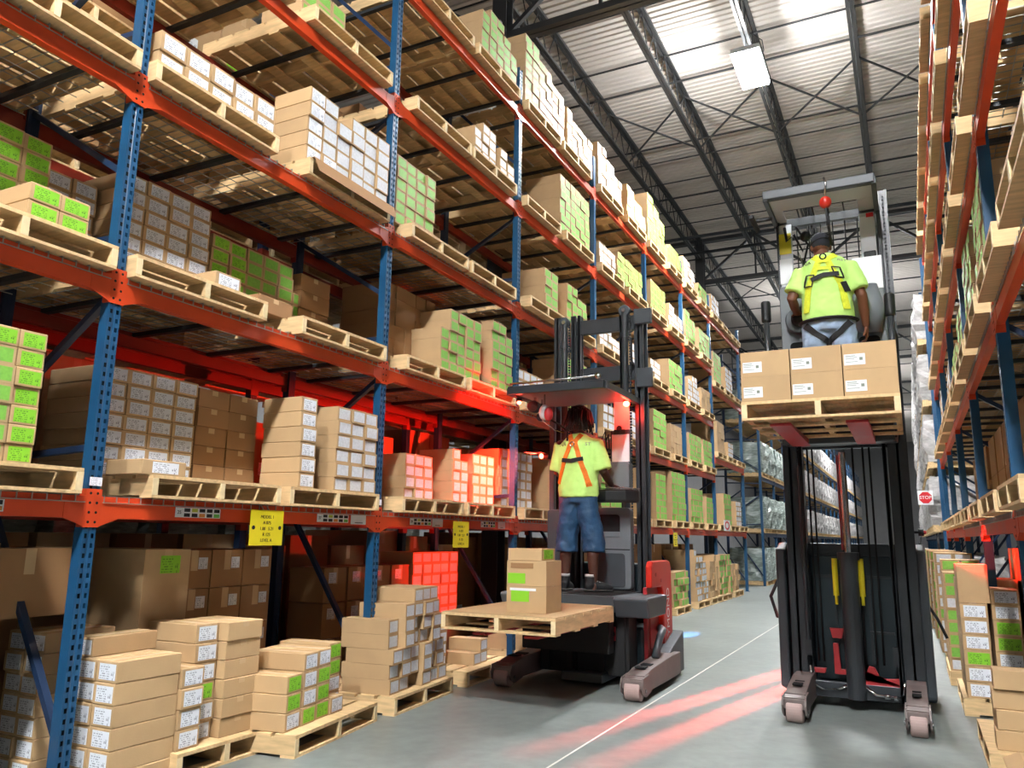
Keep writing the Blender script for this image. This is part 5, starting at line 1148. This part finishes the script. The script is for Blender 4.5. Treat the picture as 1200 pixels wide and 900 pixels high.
PR, shR, trR = person((3.36, 4.2, 2.207), 0., 'person in dark cap, lime shirt, yellow harness and pale jeans on the raised platform', 'skin', 1.08,
    dict(head=(-.03, .06, 1.63), face=(-.35, 1, -.45), stance=[(-.14, .02, -.15, 0), (.14, .02, .15, 0)], toes=(-.2, .2), hem=.93, shirt=(.205, .17, .205), sr=.082, sleeve=.8, leg_hem=.12, leg_w=.1,
         arms=[((-.19, 0, 1.39), (-.28, -.04, 1.17), (-.27, .2, 1.10), (.2, 1, .1), (0, 0, -1)), ((.19, 0, 1.39), (.272, .0, 1.14), (.285, .1, .9), (0, .35, -1), (-1, 0, 0))]), ('jeans', 'denim'), 'cap')
ribbon('harness_strap', [(-.08, 1.50), (-.03, 1.44), (-.075, 1.34), (-.13, 1.2), (-.155, 1.0)], .05, 'yellow_web', PR, shR)
ribbon('harness_strap', [(.09, 1.50), (.03, 1.44), (.06, 1.36), (.125, 1.22), (.155, 1.0)], .05, 'yellow_web', PR, shR)
ribbon('chest_strap', [(-.10, 1.275), (0, 1.30), (.11, 1.305)], .036, 'black_web', PR, shR, off=.012)
for c, sl in (((-.115, 1.275), 1), ((.10, 1.325), -1)): 
    b = [(c[0] - .03 + sl * .012, c[1] - .045), (c[0] + .02 + sl * .012 - .02, c[1] - .045 - .0)]
    ribbon('strap_frame', [(c[0] - .028 - sl * .012, c[1] - .045), (c[0] - .028 + sl * .012, c[1] + .045), (c[0] + .03 + sl * .012, c[1] + .035), (c[0] + .03 - sl * .012, c[1] - .055), (c[0] - .028 - sl * .012, c[1] - .045)], .009, 'black_web', PR, shR, off=.014)
ribbon('strap_label', [(.135, 1.235), (.165, 1.155)], .042, 'black_web', PR, shR, off=.013)
ribbon('back_pad', [(-.035, 1.44), (.035, 1.44)], .055, 'yellow_web', PR, shR, off=.013); ribbon('back_pad', [(-.06, 1.365), (.06, 1.365)], .03, 'yellow_web', PR, shR, off=.011)
part('harness_ring', MB().tube([(.024 * math.cos(2 * PI * i / 16), -.17, 1.47 + .024 * math.sin(2 * PI * i / 16)) for i in range(17)], .006, 6), 'black_web', PR, smooth=True)
part('belt', MB().tube([(.208 * math.cos(2 * PI * i / 32), .162 * math.sin(2 * PI * i / 32) - .006, .935) for i in range(33)], [(.012, .034)] * 33, 8, ref=(0, 0, 0.01)), 'black_web', PR, smooth=True)
ribbon('leg_strap', [(-.175, .90), (-.10, .82), (0, .745), (.10, .82), (.175, .90)], .05, 'black_web', PR, trR)
ribbon('leg_strap', [(0, .76), (0, .70)], .05, 'black_web', PR, trR)
shirt_text('NA', .05, -.135, 1.44, 'ink', PR, shR); shirt_text('RST', .042, .14, 1.44, 'ink_soft', PR, shR)

# ------------------------------------------------------------------ lamps of the two trucks
def lamp(name, kind, loc, energy, col, parent=None, **k):
    d = bpy.data.lights.new(name, kind); d.energy = energy; d.color = col
    for a, v in k.items(): setattr(d, a, v)
    o = bpy.data.objects.new(name, d); COL.objects.link(o); o.location = loc
    return o
def aim(o, t): o.rotation_euler = (Vector(t) - o.location).to_track_quat('-Z', 'Y').to_euler()
RED = (1, .03, .015)
lamp('beacon_light', 'POINT', (1.36, 4.74, 2.60), 7, RED, shadow_soft_size=.03)
l = lamp('beacon_light', 'SPOT', (.37, 4.8, 2.16), 520, RED, shadow_soft_size=.012, spot_size=math.radians(120), spot_blend=.35); aim(l, (-.3, 4.62, 2.2))
l = lamp('beacon_light', 'SPOT', (.42, 4.2, 2.58), 60, RED, shadow_soft_size=.02, spot_size=math.radians(125), spot_blend=.6); aim(l, (-1, 4.3, 2.45))
l = lamp('beacon_light', 'SPOT', (.36, 4.5, .92), 110, RED, shadow_soft_size=.03, spot_size=math.radians(75), spot_blend=.5); aim(l, (-.62, 4.45, .9))
l = lamp('beacon_light', 'SPOT', (3.98, 4.62, 1.4), 150, RED, shadow_soft_size=.02, spot_size=math.radians(62), spot_blend=.5); aim(l, (4.95, 5.3, .95))
for s, (a, b) in enumerate((((2.62, 6.0), (1.62, 2.0)), ((2.80, 5.3), (2.10, 1.9)))):
    for q in range(17):
        t = q / 16; x = a[0] + (b[0] - a[0]) * t; y = a[1] + (b[1] - a[1]) * t
        l = lamp('line_light', 'SPOT', (2.76, 4.24 + .021 * q, 4.14), 10500 * (1 - .9 * t ** .7), (1, .06, .04), shadow_soft_size=.008, spot_size=math.radians(4.6), spot_blend=1.); aim(l, (x, y, 0))
l = lamp('blue_spot_light', 'SPOT', (1.03, 5.56, 1.3), 6000, (.1, .4, 1), shadow_soft_size=.01, spot_size=math.radians(6), spot_blend=.6); aim(l, (.96, 8.57, 0))

# ------------------------------------------------------------------ added even fill light from the end left open behind the camera, view
w = bpy.data.worlds.new('added_fill'); scene.world = w; w.use_nodes = True
bg = w.node_tree.nodes['Background']; bg.inputs[0].default_value = (.86, .93, 1., 1); bg.inputs[1].default_value = .05
scene.view_settings.view_transform = 'Standard'; scene.view_settings.look = 'None'; scene.view_settings.gamma = 1; scene.view_settings.exposure = 0.
scene.view_settings.use_curve_mapping = False
scene.cycles.use_denoising = True
scene.cycles.max_bounces = 8; scene.cycles.diffuse_bounces = 2; scene.cycles.glossy_bounces = 3; scene.cycles.sample_clamp_indirect = 6.
